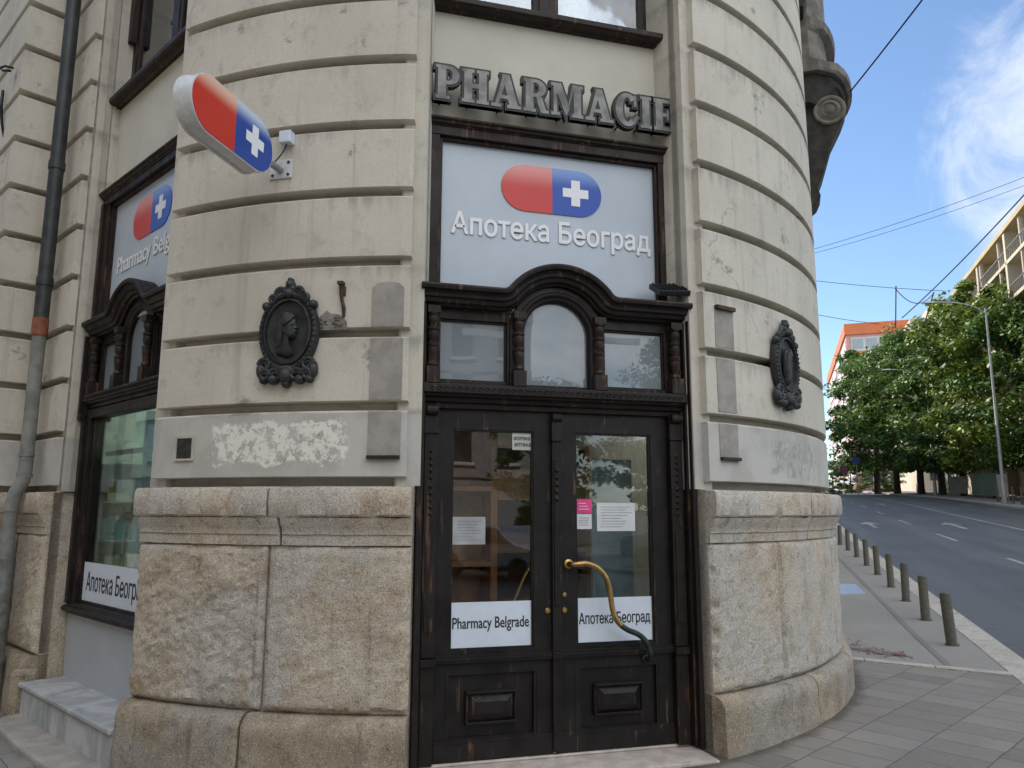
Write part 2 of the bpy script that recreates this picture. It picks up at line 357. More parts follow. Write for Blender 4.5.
def m_leaf(name, a, b):
    n = NT(name); oi = n.node('ShaderNodeNewGeometry')
    col = n.mix(n.rng(oi.outputs['Random Per Island'], 0, 1, smooth=False), a, b)
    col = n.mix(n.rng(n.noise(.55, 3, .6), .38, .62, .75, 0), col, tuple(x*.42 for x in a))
    n.done(col, .5, None, .35)
    tl = n.node('ShaderNodeBsdfTranslucent'); n.lk(n.mix(.5, col, (.12, .16, .02)), tl.inputs[0])
    mxs = n.node('ShaderNodeMixShader'); mxs.inputs[0].default_value = .28
    out = n.t.nodes['Material Output']; n.lk(n.b.outputs[0], mxs.inputs[1]); n.lk(tl.outputs[0], mxs.inputs[2]); n.lk(mxs.outputs[0], out.inputs[0])
    return n.m

STUCCO = m_stucco()
PLAIN = plain('smooth_render', (.53, .505, .445), .85, var=.13, scale=2.2, bump=.2, bs=90, spec=.25)
SPANDREL = plain('panel_render', (.57, .545, .47), .8, var=.06, scale=1.6, bump=.1, spec=.25)
GRANITE = m_granite('granite', (.70, .605, .49), (.59, .495, .39), (.45, .325, .205), .85)
GRANITE_D = m_granite('granite_dark', (.47, .395, .30), (.37, .305, .225), (.24, .18, .12), .8)
WOOD = m_wood('dark_wood', (.0105, .0075, .0065), (.10, .055, .034), .42, .555)
WOODB = m_wood('brown_wood', (.016, .0095, .0075), (.12, .068, .042), .42, .535)
DOORW = m_wood('door_wood', (.0085, .0068, .0062), (.10, .06, .04), .38, .57)
GLASS = m_glass('window_glass', .015, (.86, .90, .89), 0, .65)
GLASSU = m_glass('upper_glass', .10, (.7, .76, .8))
GLASS2 = m_glass('shop_glass', .0, (.82, .92, .88), 0, .55)
FILM = m_film('frosted_pane', (.20, .235, .26), .07)
PANEL = plain('sign_film', (.47, .53, .60), .3, var=.04, scale=1.6, bump=.04, spec=.5, bs=9)
WHITE = plain('white_plastic', (.62, .68, .76), .45, var=.03, bump=.02)
PAPER = plain('paper', (.62, .63, .64), .7, var=.05, bump=.03)
INK = plain('ink', (.02, .02, .025), .6, var=.05, bump=0)
BRONZE = plain('bronze', (.035, .037, .038), .5, .35, var=.35, scale=14, bump=.35, bs=45)
BRASS = plain('brass', (.42, .27, .10), .32, 1.0, var=.2, scale=9, bump=.05)
PATINA = plain('green_patina', (.03, .042, .036), .5, .5, var=.3, scale=20, bump=.2)
BLACKM = plain('black_metal', (.012, .012, .013), .45, .2, var=.2, bump=.1)
ZINC = plain('zinc', (.30, .31, .32), .42, .6, var=.15, scale=18, bump=.08)
LETTERF = plain('letter_face', (.165, .16, .15), .5, .3, var=.4, scale=7, bump=.1)
STEELW = plain('white_steel', (.60, .61, .62), .4, .1, var=.08, scale=20)
RED = plain('red', (.52, .035, .02), .3, var=.05, bump=0)
BLUE = plain('blue', (.018, .07, .32), .3, var=.05, bump=0)
PIPE_D = plain('pipe_dark', (.028, .033, .034), .5, var=.3, scale=9, bump=.2)
PIPE_G = plain('pipe_grey', (.20, .205, .19), .6, var=.2, scale=7, bump=.15)
PIPE_R = plain('pipe_rust', (.22, .075, .035), .6, var=.25, scale=14, bump=.2)
PATCH = plain('taupe_patch', (.31, .285, .255), .85, var=.12, scale=9, bump=.3)
MORTAR = plain('old_mortar', (.20, .185, .165), .95, var=.3, scale=12, bump=.9, bs=30)
RUST = plain('rust', (.06, .032, .02), .8, var=.5, scale=25, bump=.6)
MARBLE = m_marble()
GREYP = plain('grey_paint', (.40, .425, .45), .6, var=.05, scale=2, bump=.08)
PINKST = plain('threshold_stone', (.46, .40, .36), .8, var=.15, scale=8, bump=.4)
BOLL = plain('bollard_metal', (.10, .095, .075), .5, .3, var=.2, scale=18, bump=.1)
SHELFW = plain('shelf_wood', (.42, .17, .065), .5, var=.3, scale=5, bump=.1)
INNER = plain('interior_wall', (.22, .21, .19), .8, var=.1)
INFLOOR = plain('interior_floor', (.12, .10, .085), .35, var=.2)

# ------------------------------------------------------------------ ground
def sheet(name, us, vs, dz, mat, z=None):
    b = MB(); n = len(vs)
    pts = []
    for u in us:
        for v in vs:
            x, y = uvxy(u, v); pts.append((x, y, zg(x, y)+dz))
    b.add(pts, [(i*n+j, i*n+j+1, (i+1)*n+j+1, (i+1)*n+j) for i in range(len(us)-1) for j in range(n-1)])
    return struct(b.build(name, mat))
def fr(a, b, n): return [a+(b-a)*i/n for i in range(n+1)]
ULONG = fr(-120, -20, 10)[:-1] + fr(-20, 110, 65)[:-1] + fr(110, 300, 10)
ASPH = m_ground('asphalt', (.080, .085, .094), (.064, .069, .077), (.14, .14, .14), .58, .35, (.115, .12, .126))
PAVEA = m_ground('pavement_asphalt', (.27, .26, .245), (.225, .217, .203), (.36, .35, .33), .85, .5)
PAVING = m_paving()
KERB = m_granite('kerb_stone', (.50, .475, .43), (.42, .395, .36), (.30, .275, .245), .4)
EARTH = m_ground('earth', (.12, .11, .10), (.10, .095, .085), (.16, .15, .14))
MARK = m_ground('road_paint', (.33, .33, .325), (.23, .23, .225), (.13, .13, .13), .6, .2)
b = MB(); gx = [-1500,-600,-250,-100,-60,-30,-15,0,15,30,45,60,80,100,140,200,300,500,900,1500]
pts = [(x, y, min(zg(x, y), 12)-.5 if abs(x) > 250 or abs(y) > 250 else zg(x, y)-.45) for x in gx for y in gx]; k = len(gx)
b.add(pts, [(i*k+j, i*k+j+1, (i+1)*k+j+1, (i+1)*k+j) for i in range(k-1) for j in range(k-1)])
struct(b.build('ground', EARTH))
sheet('road', ULONG, fr(-.02, 10.7, 6), -.12, ASPH)
UB = -3.6                                   # where the slabs give way to asphalt, seen from the kerb
def vb(u0): return u0
# near sidewalk: slabs (behind the stone band) and asphalt beyond it
def walk(name, mat, us_of_v, dz):
    vs = [-45, -30, -20, -14, -10, -7, -5, -4, -3, -2.4, -1.8, -1.2, -.6, -.3]; b = MB(); rows = []
    for v in vs: rows.append([(u, v) for u in us_of_v(v)])
    n = len(rows[0]); pts = []
    for r in rows:
        for u, v in r: x, y = uvxy(u, v); pts.append((x, y, zg(x, y)+dz))
    b.add(pts, [(i*n+j, i*n+j+1, (i+1)*n+j+1, (i+1)*n+j) for i in range(len(rows)-1) for j in range(n-1)])
    return struct(b.build(name, mat))
def bandu(v): return -4.95 + (-.28)*0 + 0.30*(-v)*0 + (-.3-v)*.28      # the stone band runs across the walk, slightly skew
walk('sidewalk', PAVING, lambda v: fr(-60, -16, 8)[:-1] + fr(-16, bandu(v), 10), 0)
walk('asphalt_path', PAVEA, lambda v: [bandu(v)+.13] + fr(bandu(v)+1, 40, 30)[1:] + fr(40, 140, 10)[1:], -.002)
b = MB()
for i in range(7):
    v0, v1 = -.3-i*.62, -.3-(i+1)*.62+.01
    q = [(bandu(v0), v0), (bandu(v1), v1), (bandu(v1)+.13, v1), (bandu(v0)+.13, v0)]
    P = [Vector((*uvxy(u, v), 0)) for u, v in q]
    for p in P: p.z = zg(p.x, p.y)
    b.add([p+Vector((0,0,.008)) for p in P] + [p-Vector((0,0,.05)) for p in P], [(0,1,2,3),(0,4,5,1),(1,5,6,2),(2,6,7,3),(3,7,4,0)])
struct(b.build('stone_band', KERB))
b = MB()                                    # kerb stones, one continuous strip with joints
u = -60.0
while u < 160:
    l = .98 if u < 40 else 4; rs = []
    for uu in (u, u+l-.012):
        rs.append([Vector((*uvxy(uu, v), zg(*uvxy(uu, v))+h)) for v, h in ((-.30, .004), (-.02, .004), (.0, -.012), (.02, -.3), (-.3, -.3))])
    b.rings(rs); u += l
struct(b.build('kerb_strip', KERB))
b = MB(); u = 5
while u < 200:
    rs = [[Vector((*uvxy(uu, v), zg(*uvxy(uu, v))+h)) for v, h in ((10.68, -.3), (10.7, .0), (10.95, .0), (10.95, -.3))] for uu in (u, u+2.98)]
    b.rings(rs); u += 3
struct(b.build('far_kerb', KERB))
sheet('far_sidewalk', ULONG, fr(10.95, 26, 4), 0, PAVEA)
# a repaired trench seam in the asphalt walk
b = MB()
seam = [xyuv(*q) for q in ((4.40, 1.36), (4.59, 1.62), (4.9, 2.1), (5.26, 2.66), (5.85, 3.55), (6.54, 4.57), (7.81, 6.47), (9.69, 9.28), (11.0, 11.26), (13.5, 15.0))]
rs = [[Vector((*uvxy(u, v+d), zg(*uvxy(u, v+d))+.003)) for d in (-.025, .04)] for u, v in seam]
b.add([p for r in rs for p in r], [(2*i, 2*i+1, 2*i+3, 2*i+2) for i in range(len(seam)-1)])
struct(b.build('asphalt_seam', m_ground('seam_tar', (.20, .195, .182), (.17, .165, .155), (.26, .25, .24))))
# painted lines and arrows
b = MB()
def strip(u0, u1, v, wd, nseg=1):
    for i in range(nseg):
        a, c = u0+(u1-u0)*i/nseg, u0+(u1-u0)*(i+1)/nseg
        q = [Vector((*uvxy(uu, vv), zg(*uvxy(uu, vv))-.115)) for uu, vv in ((a, v-wd/2), (c, v-wd/2), (c, v+wd/2), (a, v+wd/2))]
        b.add(q, [(0,1,2,3)])
strip(-40, 150, 6.15, .14, 90)
for k_ in range(-3, 11): strip(6.4+k_*9.5-1.0, 6.4+k_*9.5+2.6, 2.95, .11, 3)
for k_ in range(-3, 12): strip(12+k_*8, 15+k_*8, 9.2, .12, 2)
def arrow(u, v):
    q = [(u-4.4, -.09), (u-1.6, -.09), (u-1.6, -.42), (u, 0), (u-1.6, .42), (u-1.6, .09), (u-4.4, .09)]
    P = [Vector((*uvxy(a, v+c), zg(*uvxy(a, v+c))-.114)) for a, c in q]
    b.add(P, [(0,1,5,6),(2,3,4),(1,2,5),(2,4,5)])
arrow(26.5, 1.35); arrow(25.5, 4.45); arrow(52, 1.4); arrow(51, 4.5)
struct(b.build('road_markings', MARK))

# ------------------------------------------------------------------ the corner building
BLD = empty('corner_building', (AX[0], AX[1], 0))
tag(BLD, 'grey rusticated stucco corner building on a granite plinth, holding the pharmacy entrance', 'building')
PHI = R_(-59)
def about(phi, dy=0, dz=0): return T((AX[0], AX[1], 0)) @ RZ(phi) @ T((-AX[0], -AX[1]+0, 0)) @ T((0, dy, dz))
ML = about(PHI)
def arc(a0, a1, n): return [(AX[0]+RC*math.sin(R_(a0+(a1-a0)*i/n)), AX[1]-RC*math.cos(R_(a0+(a1-a0)*i/n))) for i in range(n+1)]
EDGE = 15.78
pathL = arc(-59+EDGE, -EDGE, 28)
t_r = Vector((math.cos(R_(55)), math.sin(R_(55))))
pR = Vector(arc(55, 55, 1)[0])
pathR = arc(EDGE, 55, 34) + [tuple(pR+t_r*s) for s in (2, 6, 14, 110)]
def lb(x, y): v = ML @ Vector((x, y, 0)); return (v.x, v.y)       # left bay plan point
pathF = [lb(-30, -.42), lb(-9, -.42), lb(-1.82, -.42), lb(-1.82, 0), lb(-1.1, 0)]
Z1 = 5.321; SP = .4952; HB = 19.5
tops = [Z1 + SP*k for k in range(-7, 9)]     # bottoms of the blocks
def course_profile(zb):
    zt = zb+SP-.060; d = .13
    return [(-d-.02, zb), (-.012, zb), (0, zb+.006), (0, zt-.012), (-.014, zt), (-d-.02, zt)]
def trim(path, d0, d1):
    P = [Vector(p) for p in path]
    P[0] = P[0]+(P[1]-P[0]).normalized()*d0; P[-1] = P[-1]+(P[-2]-P[-1]).normalized()*d1
    return [tuple(p) for p in P]
def stucco_wall(path, end0, end1, ztop_c):
    b = MB()
    for zb in tops:
        b.sweep(path, course_profile(zb), 1, ends=(-.03, .006))
    # backing wall: reaches past the blocks as a plain margin at each open end
    P = [Vector(p) for p in path]; A, Bv = list(P), None
    if end0: A.insert(0, P[0]-(P[1]-P[0]).normalized()*.085)
    if end1: A.append(P[-1]-(P[-2]-P[-1]).normalized()*.085)
    b.sweep([tuple(p) for p in A], [(-.13, 1.80), (-.13, HB), (-.45, HB), (-.45, 1.80)], 1)
    for e_, q0, q1 in ((end0, P[0], P[1]), (end1, P[-1], P[-2])):
        if e_:
            dq = (q1-q0).normalized(); seg = [q0-dq*.085, q0+dq*.012]
            if q0 is P[-1]: seg.reverse()
            b.sweep([tuple(q) for q in seg], [(-.07, 1.80), (-.07, HB), (-.2, HB), (-.2, 1.80)], 1)
    return b
for path, e0, e1 in ((pathL, 1, 1), (pathR, 1, 0), (pathF, 0, 1)):
    # vertical joints inside a course are hairlines in the material; the plain upper wall closes above the courses
    b = stucco_wall(path, e0, e1, 0)
    b.sweep(path, [(-.2, 9.22), (0.0, 9.22), (0.0, HB), (-.2, HB)], 1)
    b.build('rusticated_wall', STUCCO, BLD)
# reveals of the two openings
def reveal(M):
    for s in (-1, 1):
        b = MB()
        x0, x1 = (1.022, 1.16) if s > 0 else (-1.16, -1.022)
        b.prism([(x0, .085), (x0+.014, .07), (x1-.014, .07), (x1, .085), (x1, .9), (x0, .9)], 1.797, HB-.1, 'z'); b.build('window_reveal', PLAIN, BLD, M=M)
reveal(Matrix.Identity(4)); reveal(ML)
# plinth of rock-faced granite
def resample(path, step):
    P = [Vector(p) for p in path]; out = []; acc = 0
    for a, c in zip(P[:-1], P[1:]):
        n = max(1, round((c-a).length/step))
        for i in range(n): out.append(a+(c-a)*i/n)
    out.append(P[-1]); return out
def normals(P):
    ns = []
    for i in range(len(P)):
        d = (P[min(i+1, len(P)-1)]-P[max(i-1, 0)]).normalized(); ns.append(Vector((d.y, -d.x)))
    return ns
def rock_face(b, P, ns, i0, i1, z0, z1, base, amp, seed, nz_, edge=.06):
    rows = []
    for j in range(nz_+1):
        z = z0+(z1-z0)*j/nz_; row = []
        for i in range(i0, i1+1):
            f = (i-i0)/(i1-i0); Lh = (P[i1]-P[i0]).length
            de = min(f*Lh, (1-f)*Lh, z-z0, z1-z); k = ss(0, edge, de); de -= .05*max(0, noise.fractal(Vector((P[i].x*9, P[i].y*9+seed, z*9)), .9, 2, 3)-.12)
            q = Vector((P[i].x*1.0, P[i].y, z))
            qd = Vector((q.x+q.y*.5, q.z*1.0-q.x*.55, q.y)); h = noise.fractal(q*2.4+Vector((seed, 0, 0)), .9, 2.1, 4)*.30 + noise.fractal(Vector((qd.x*8, qd.y*14, seed)), .7, 2.1, 5)*.30 + noise.fractal(q*26+Vector((0, seed, 0)), .6, 2.0, 3)*.30 + .35
            o = base - .03*(1-ss(0, .022, de)) + amp*h*k
            row.append(Vector((P[i].x+ns[i].x*o, P[i].y+ns[i].y*o, z)))
        rows.append(row)
    n = len(rows[0]); vs = [v for r in rows for v in r]
    b.add(vs, [(j*n+i, j*n+i+1, (j+1)*n+i+1, (j+1)*n+i) for j in range(nz_) for i in range(n-1)])
    # sides of the stone, running back into the wall
    for (ra) in ([r[0] for r in rows], [r[-1] for r in rows]):
        ii = i0 if ra[0] is rows[0][0] else i1
        back = [Vector((P[ii].x-ns[ii].x*.1, P[ii].y-ns[ii].y*.1, v.z)) for v in ra]
        m_ = len(ra); b.add(ra+back, [(k, k+1, k+1+m_, k+m_) for k in range(m_-1)])
    for rw in (rows[0], rows[-1]):
        back = [Vector((P[i0+i].x-ns[i0+i].x*.1, P[i0+i].y-ns[i0+i].y*.1, rw[i].z)) for i in range(n)]
        b.add(rw+back, [(k, k+1, k+1+n, k+n) for k in range(n-1)])
def moulded(b, P, ns, i0, i1, prof, seed, rough=.006):
    rs = []
    for i in range(i0, i1+1):
        ring = []
        for o, z in prof:
            h = noise.fractal(Vector((P[i].x*6+seed, P[i].y*6, z*6)), .9, 2, 4)*rough if o > 0.0 else 0
            if o > .06: h -= .05*max(0, noise.fractal(Vector((P[i].x*7, P[i].y*7+seed, z*4)), .8, 2.2, 4)-.42)
            if i in (i0, i1) and o > .03: h -= .008
            ring.append(Vector((P[i].x+ns[i].x*(o+h), P[i].y+ns[i].y*(o+h), z+h*.5)))
        rs.append(ring)
    b.rings(rs)
def plinth(path, joints_block, joints_cap, joints_base, amp, seed, zlo):
    P = resample(path, .018); ns = normals(P); n = len(P)-1
    d = [0]
    for a, c in zip(P[:-1], P[1:]): d.append(d[-1]+(c-a).length)
    def idx(t): return min(range(n+1), key=lambda i: abs(d[i]-t))
    b = MB()
    e = [0]+[idx(t) for t in joints_cap]+[n]
    for q in range(len(e)-1):
        a, c = e[q]+(0 if q == 0 else 0), e[q+1]-(0 if q == len(e)-2 else 1)
        dz = random.uniform(-.004, .004)
        moulded(b, P, ns, a, c, [(-.1, 1.60), (.088, 1.602), (.10, 1.615), (.104, 1.70), (.10, 1.772), (.085, 1.79), (-.1, 1.80)], seed+q*3.3+dz)
    e = [0]+[idx(t+.07) for t in joints_cap]+[n]
    for q in range(len(e)-1):
        a, c = e[q], e[q+1]-(0 if q == len(e)-2 else 1)
        moulded(b, P, ns, a, c, [(-.1, 1.42), (.022, 1.42), (.024, 1.484), (.036, 1.49), (.036, 1.503), (.045, 1.53), (.07, 1.565), (.078, 1.598), (-.1, 1.60)], seed+9+q)
    e = [0]+[idx(t) for t in joints_block]+[n]
    for q in range(len(e)-1):
        a, c = e[q]+(0 if q == 0 else 0), e[q+1]-(0 if q == len(e)-2 else 1)
        rock_face(b, P, ns, a, c, .405, 1.415, .03, amp*(1 if q % 2 == 0 else .55), seed+q*5.1, 60)
    bb = MB(); e = [0]+[idx(t) for t in joints_base]+[n]
    for q in range(len(e)-1):
        a, c = e[q], e[q+1]-(0 if q == len(e)-2 else 1)
        moulded(bb, P, ns, a, c, [(-.1, zlo), (.125, zlo), (.118, .05), (.108, .24), (.112, .29), (.105, .335), (.08, .372), (.045, .392), (-.1, .40)], seed+20+q, .007)
    # core wall behind the stones
    b.sweep([tuple(p) for p in path], [(-.02, zlo), (-.02, 1.79), (-.45, 1.79), (-.45, zlo)], 1)
    o = b.build('stone_plinth', GRANITE, BLD, smooth=True)
    bb.build('base_course', GRANITE_D, BLD, smooth=True)
ext = lambda path, a, c: [tuple(Vector(path[0])-(Vector(path[1])-Vector(path[0])).normalized()*a)] + list(path[1:-1]) + [tuple(Vector(path[-1])+(Vector(path[-1])-Vector(path[-2])).normalized()*c)]
plinth(ext(pathL, .03, .05), [1.08], [1.10], [1.0], .038, 3.1, -.4)
plinth(ext(pathR[:-3], .05, 0), [.80, 2.0, 3.2, 4.4], [1.25, 2.6, 3.9], [1.15, 2.4, 3.7], .016, 8.7, -.3)
plinth([lb(-5, -.42), lb(-1.82, -.42), lb(-1.82, 0), lb(-1.05, 0)], [1.6, 3.2, 3.6], [1.6, 3.2], [1.6, 3.2], .05, 14.4, -.6)

for pth in ([lb(-30, -.42), lb(-5.0, -.42)], [tuple(pR+t_r*2.0), tuple(pR+t_r*40), tuple(pR+t_r*110)]):     # plainer plinth farther along both fronts
    b = MB(); b.sweep(pth, [(-.45, -.6), (.115, -.6), (.11, .34), (.07, .385), (.03, .40), (.03, 1.42), (.03, 1.49), (.07, 1.57), (.08, 1.60), (.10, 1.615), (.10, 1.77), (.085, 1.79), (-.45, 1.795)], 1)
    b.build('stone_plinth', GRANITE, BLD)

# ---- timber of a bay (built at the entrance, copied to the left bay)
def sweepXZ(b, path, prof, side=-1): b.sweep(path, prof, side, 'xz')
AC, AZ = -.008, 2.90            # centre of the arch
def arch_pts(r, a0, a1, n=28): return [(AC+r*math.cos(R_(a0+(a1-a0)*i/n)), AZ+r*math.sin(R_(a0+(a1-a0)*i/n))) for i in range(n+1)]
def surround(name, M, zl=.03):
    b = MB()
    # cornice that rises over the arch
    r0, rf = .352, .20; dz = 3.04+rf-AZ; dx = math.sqrt((r0+rf)**2-dz**2); a = math.degrees(math.atan2(dz, dx))
    fil = [(-dx+rf*math.cos(R_(t)), 3.04+rf+rf*math.sin(R_(t))) for t in [-90+(90-a)*i/8 for i in range(9)]]
    path = [(-1.018, 3.04)] + [(AC+x_, z_) for x_, z_ in fil] + arch_pts(r0, 180-a, a)[1:-1] + [(AC-x_, z_) for x_, z_ in reversed(fil)] + [(1.018, 3.04)]
    sweepXZ(b, path, [(0, .24), (0, .125), (.016, .112), (.022, .09), (.036, .085), (.05, .08), (.056, .062), (.078, .058), (.094, .045), (.10, .018), (.126, .012), (.14, .02), (.14, .34)])
    # casing of the arched pane
    sweepXZ(b, [(AC-.243, 2.50)] + arch_pts(.243, 180, 0) + [(AC+.243, 2.50)], [(0, .24), (0, .17), (.012, .155), (.03, .15), (.042, .135), (.06, .132), (.07, .145), (.112, .15), (.112, .24)])
    # frieze boards, stiles and rails of the transom
    for x0, x1, z0, z1, y in ((-1.0, -.36, 2.966, 3.045, .172), (.345, 1.0, 2.966, 3.045, .172), (-1.0, -.869, 2.49, 2.97, .17), (.847, 1.0, 2.49, 2.97, .17), (-.382, -.356, 2.49, 2.97, .165), (.338, .361, 2.49, 2.97, .165), (-.36, .345, 2.49, 2.527, .178), (-.87, -.38, 2.49, 2.531, .168), (.36, .85, 2.49, 2.531, .168)):
        b.box(x0, x1, y, .26, z0, z1)
    # inner beads of the side panes
    for x0, x1 in ((-.869, -.380), (.361, .847)):
        for (p, q, r, s) in ((x0, x0+.014, 2.531, 2.966), (x1-.014, x1, 2.531, 2.966), (x0+.014, x1-.014, 2.531, 2.543), (x0+.014, x1-.014, 2.953, 2.966)): b.box(p, q, .186, .24, r, s)
    b.box(-1.0, -.345, .165, .3, 3.03, 3.20); b.box(.33, 1.0, .165, .3, 3.03, 3.20)
    # ledge under the transom with its mouldings
    b.sweep([(-.985, 0), (.985, 0)], [(0, 0)]*0 or [(-.26, 2.335), (-.165, 2.335), (-.16, 2.37), (-.135, 2.375), (-.125, 2.40), (-.10, 2.412), (-.092, 2.425), (-.075, 2.432), (-.075, 2.485), (-.085, 2.497), (-.26, 2.497)], 1)
    # lined reveal
    for s in (-1, 1):
        x0, x1 = sorted((s*.985, s*1.019)); b.box(x0, x1, .055, .34, zl, 3.05)
        x0, x1 = sorted((s*.968, s*1.0)); b.box(x0, x1, .10, .30, zl, 3.04)
    o = b.build(name, WOOD, BLD, bevel=.004, M=M)
    # carved scroll band on the ledge
    c = MB()
    for i in range(40):
        x = -.92+i*.0472
        c.tube([(x+.018*math.cos(t)*(1-t/9), .0745-.003, 2.458+.018*math.sin(t)*(1-t/9)) for t in [k*.8 for k in range(8)]], .0045, 5)
    c.build('carved_band', WOOD, o, M=M)
    for x in (-.918, -.306, .302, .912):
        k = MB(); yb = .125
        k.box(x-.046, x+.046, yb-.045, yb+.05, 2.499, 2.61); k.box(x-.044, x+.044, yb-.045, yb+.05, 2.985, 3.035)
        k.lathe((x, yb, 0), [(.036, 2.61), (.042, 2.625), (.036, 2.64), (.028, 2.65), (.034, 2.70), (.041, 2.73), (.036, 2.745), (.042, 2.755), (.042, 2.77), (.028, 2.785), (.036, 2.81), (.043, 2.84), (.034, 2.862), (.042, 2.87), (.042, 2.885), (.027, 2.90), (.037, 2.925), (.044, 2.95), (.036, 2.968), (.044, 2.975), (.044, 2.986)], 18)
        k.build('turned_column', WOODB, o, smooth=True, M=M)
    g = MB(); n0 = arch_pts(.25, 180, 0, 30) + [(AC+.25, 2.515), (AC-.25, 2.515)]
    g.prism(n0, .205, .209); g.build('arched_pane', FILM, o, M=M)
    for x0, x1 in ((-.87, -.379), (.36, .848)):
        g = MB(); g.box(x0, x1, .205, .209, 2.525, 2.97); g.build('transom_pane', FILM, o, M=M)
    return o
SUR = surround('transom_surround', Matrix.Identity(4))
# sign frame, wall panel over it and the window above
CURT = plain('curtain', (.24, .29, .34), .9, var=.1)
def upper(M):
    b = MB()
    for x0, x1, z0, z1, y in ((-1.0, -.872, 3.185, 4.40, .262), (.888, 1.0, 3.185, 4.40, .262), (-1.0, 1.0, 4.384, 4.452, .255)): b.box(x0, x1, y, .42, z0, z1)
    for x0, x1, z0, z1 in ((-.872, -.846, 3.185, 4.384), (.876-.008, .888, 3.185, 4.384), (-.846, .868, 4.362, 4.384)): b.box(x0, x1, .29, .42, z0, z1)
    for s in (-1, 1):
        x0, x1 = sorted((s*.95, s*1.01)); b.box(x0, x1, .235, .30, 3.19, 4.40)
    b.sweep([(-1.02, 0), (1.02, 0)], [(-.42, 4.45), (-.25, 4.45), (-.24, 4.46), (-.228, 4.464), (-.222, 4.482), (-.205, 4.488), (-.203, 4.505), (-.42, 4.51)], 1)
    f = b.build('panel_frame', WOODB, BLD, bevel=.003, M=M)
    s_ = MB(); s_.box(-1.03, 1.03, .335, .6, 4.50, 5.44); s_.build('wall_panel', SPANDREL, BLD, M=M)
    b = MB()
    b.sweep([(-1.03, 0), (1.03, 0)], [(-.6, 5.425), (-.30, 5.425), (-.285, 5.44), (-.235, 5.446), (-.22, 5.46), (-.218, 5.50), (-.235, 5.51), (-.6, 5.53)], 1)
    for x0, x1, y in ((-1.02, -.945, .40), (.945, 1.02, .40), (-.055, .055, .405)): b.box(x0, x1, y, .52, 5.52, 8.2)
    for x0, x1 in ((-.945, -.055), (.055, .945)):
        for p, q, r, s in ((x0, x1, 5.52, 5.60), (x0, x1, 6.9, 6.98), (x0, x0+.055, 5.6, 8.2), (x1-.055, x1, 5.6, 8.2)): b.box(p, q, .415, .48, r, s)
    b.box(-1.02, 1.02, .4, .52, 8.2, 8.4)
    for s in (-1, 1):
        x0, x1 = sorted((s*.945, s*1.02)); b.box(x0, x1, .34, .42, 6.15, 8.3)
    wdw = b.build('upper_window', WOODB, BLD, bevel=.003, M=M)
    for x0, x1 in ((-.90, -.1), (.1, .90)):
        g = MB(); g.box(x0, x1, .435, .44, 5.58, 8.2); g.build('window_pane', GLASSU, wdw, M=M)
    n = 40
    for x0, x1 in ((-.93, -.08), (.08, .93)):
        c = MB(); vs = [(x0+(x1-x0)*i/n, .62+.02*math.sin(i*1.9), z) for z in (5.5, 8.3) for i in range(n+1)]
        c.add(vs, [(i, i+1, i+n+2, i+n+1) for i in range(n)]); c.build('curtain', CURT, wdw, smooth=True, M=M)
    t_ = MB(); t_.box(-1.03, 1.03, .335, .6, 8.4, HB-.05); t_.build('wall_panel', SPANDREL, BLD, M=M)
    return f
upper(Matrix.Identity(4))
LDY, LDZ = -.06, .13
MLo = about(PHI, LDY, LDZ)
upper(MLo)
# copy of the transom for the left bay
surround('transom_surround', about(PHI, .085, .18), 2.28)

# ---- the entrance
e = MB()
for x0, x1 in ((-.955, -.868), (.862, .955)):
    e.box(x0, x1, .150, .30, .04, .64); e.box(x0, x1, .146, .30, .70, 2.16); e.box(x0-.004, x1+.004, .140, .30, 2.17, 2.34)
    e.box(x0-.006, x1+.006, .128, .30, .645, .693); e.box(x0-.006, x1+.006, .130, .30, 2.158, 2.178)
    xm = (x0+x1)/2
    e.tube([(x0+.004, .135, 2.315), (x1-.004, .135, 2.315)], .035, 12)
    for z0 in (1.62, 1.86): 
        for k in range(5):
            e.lathe((xm, .148, z0+.045*k), [(.002, -.02), (.016, 0), (.002, .02)], 8)
    e.box(xm-.03, xm+.03, .138, .16, .86, 1.5)
e.box(-1.0, -.95, .165, .3, .03, 2.34); e.box(.95, 1.0, .165, .3, .03, 2.34)
e.box(-.87, .865, .175, .3, 2.345, 2.40)
e.build('door_jamb', WOOD, BLD, bevel=.004)
th = MB(); th.box(-1.0, 1.0, -.16, .6, -.25, .022); th.box(-1.0, 1.0, .17, .6, .022, .04); th.build('threshold', PINKST, BLD, bevel=.01)
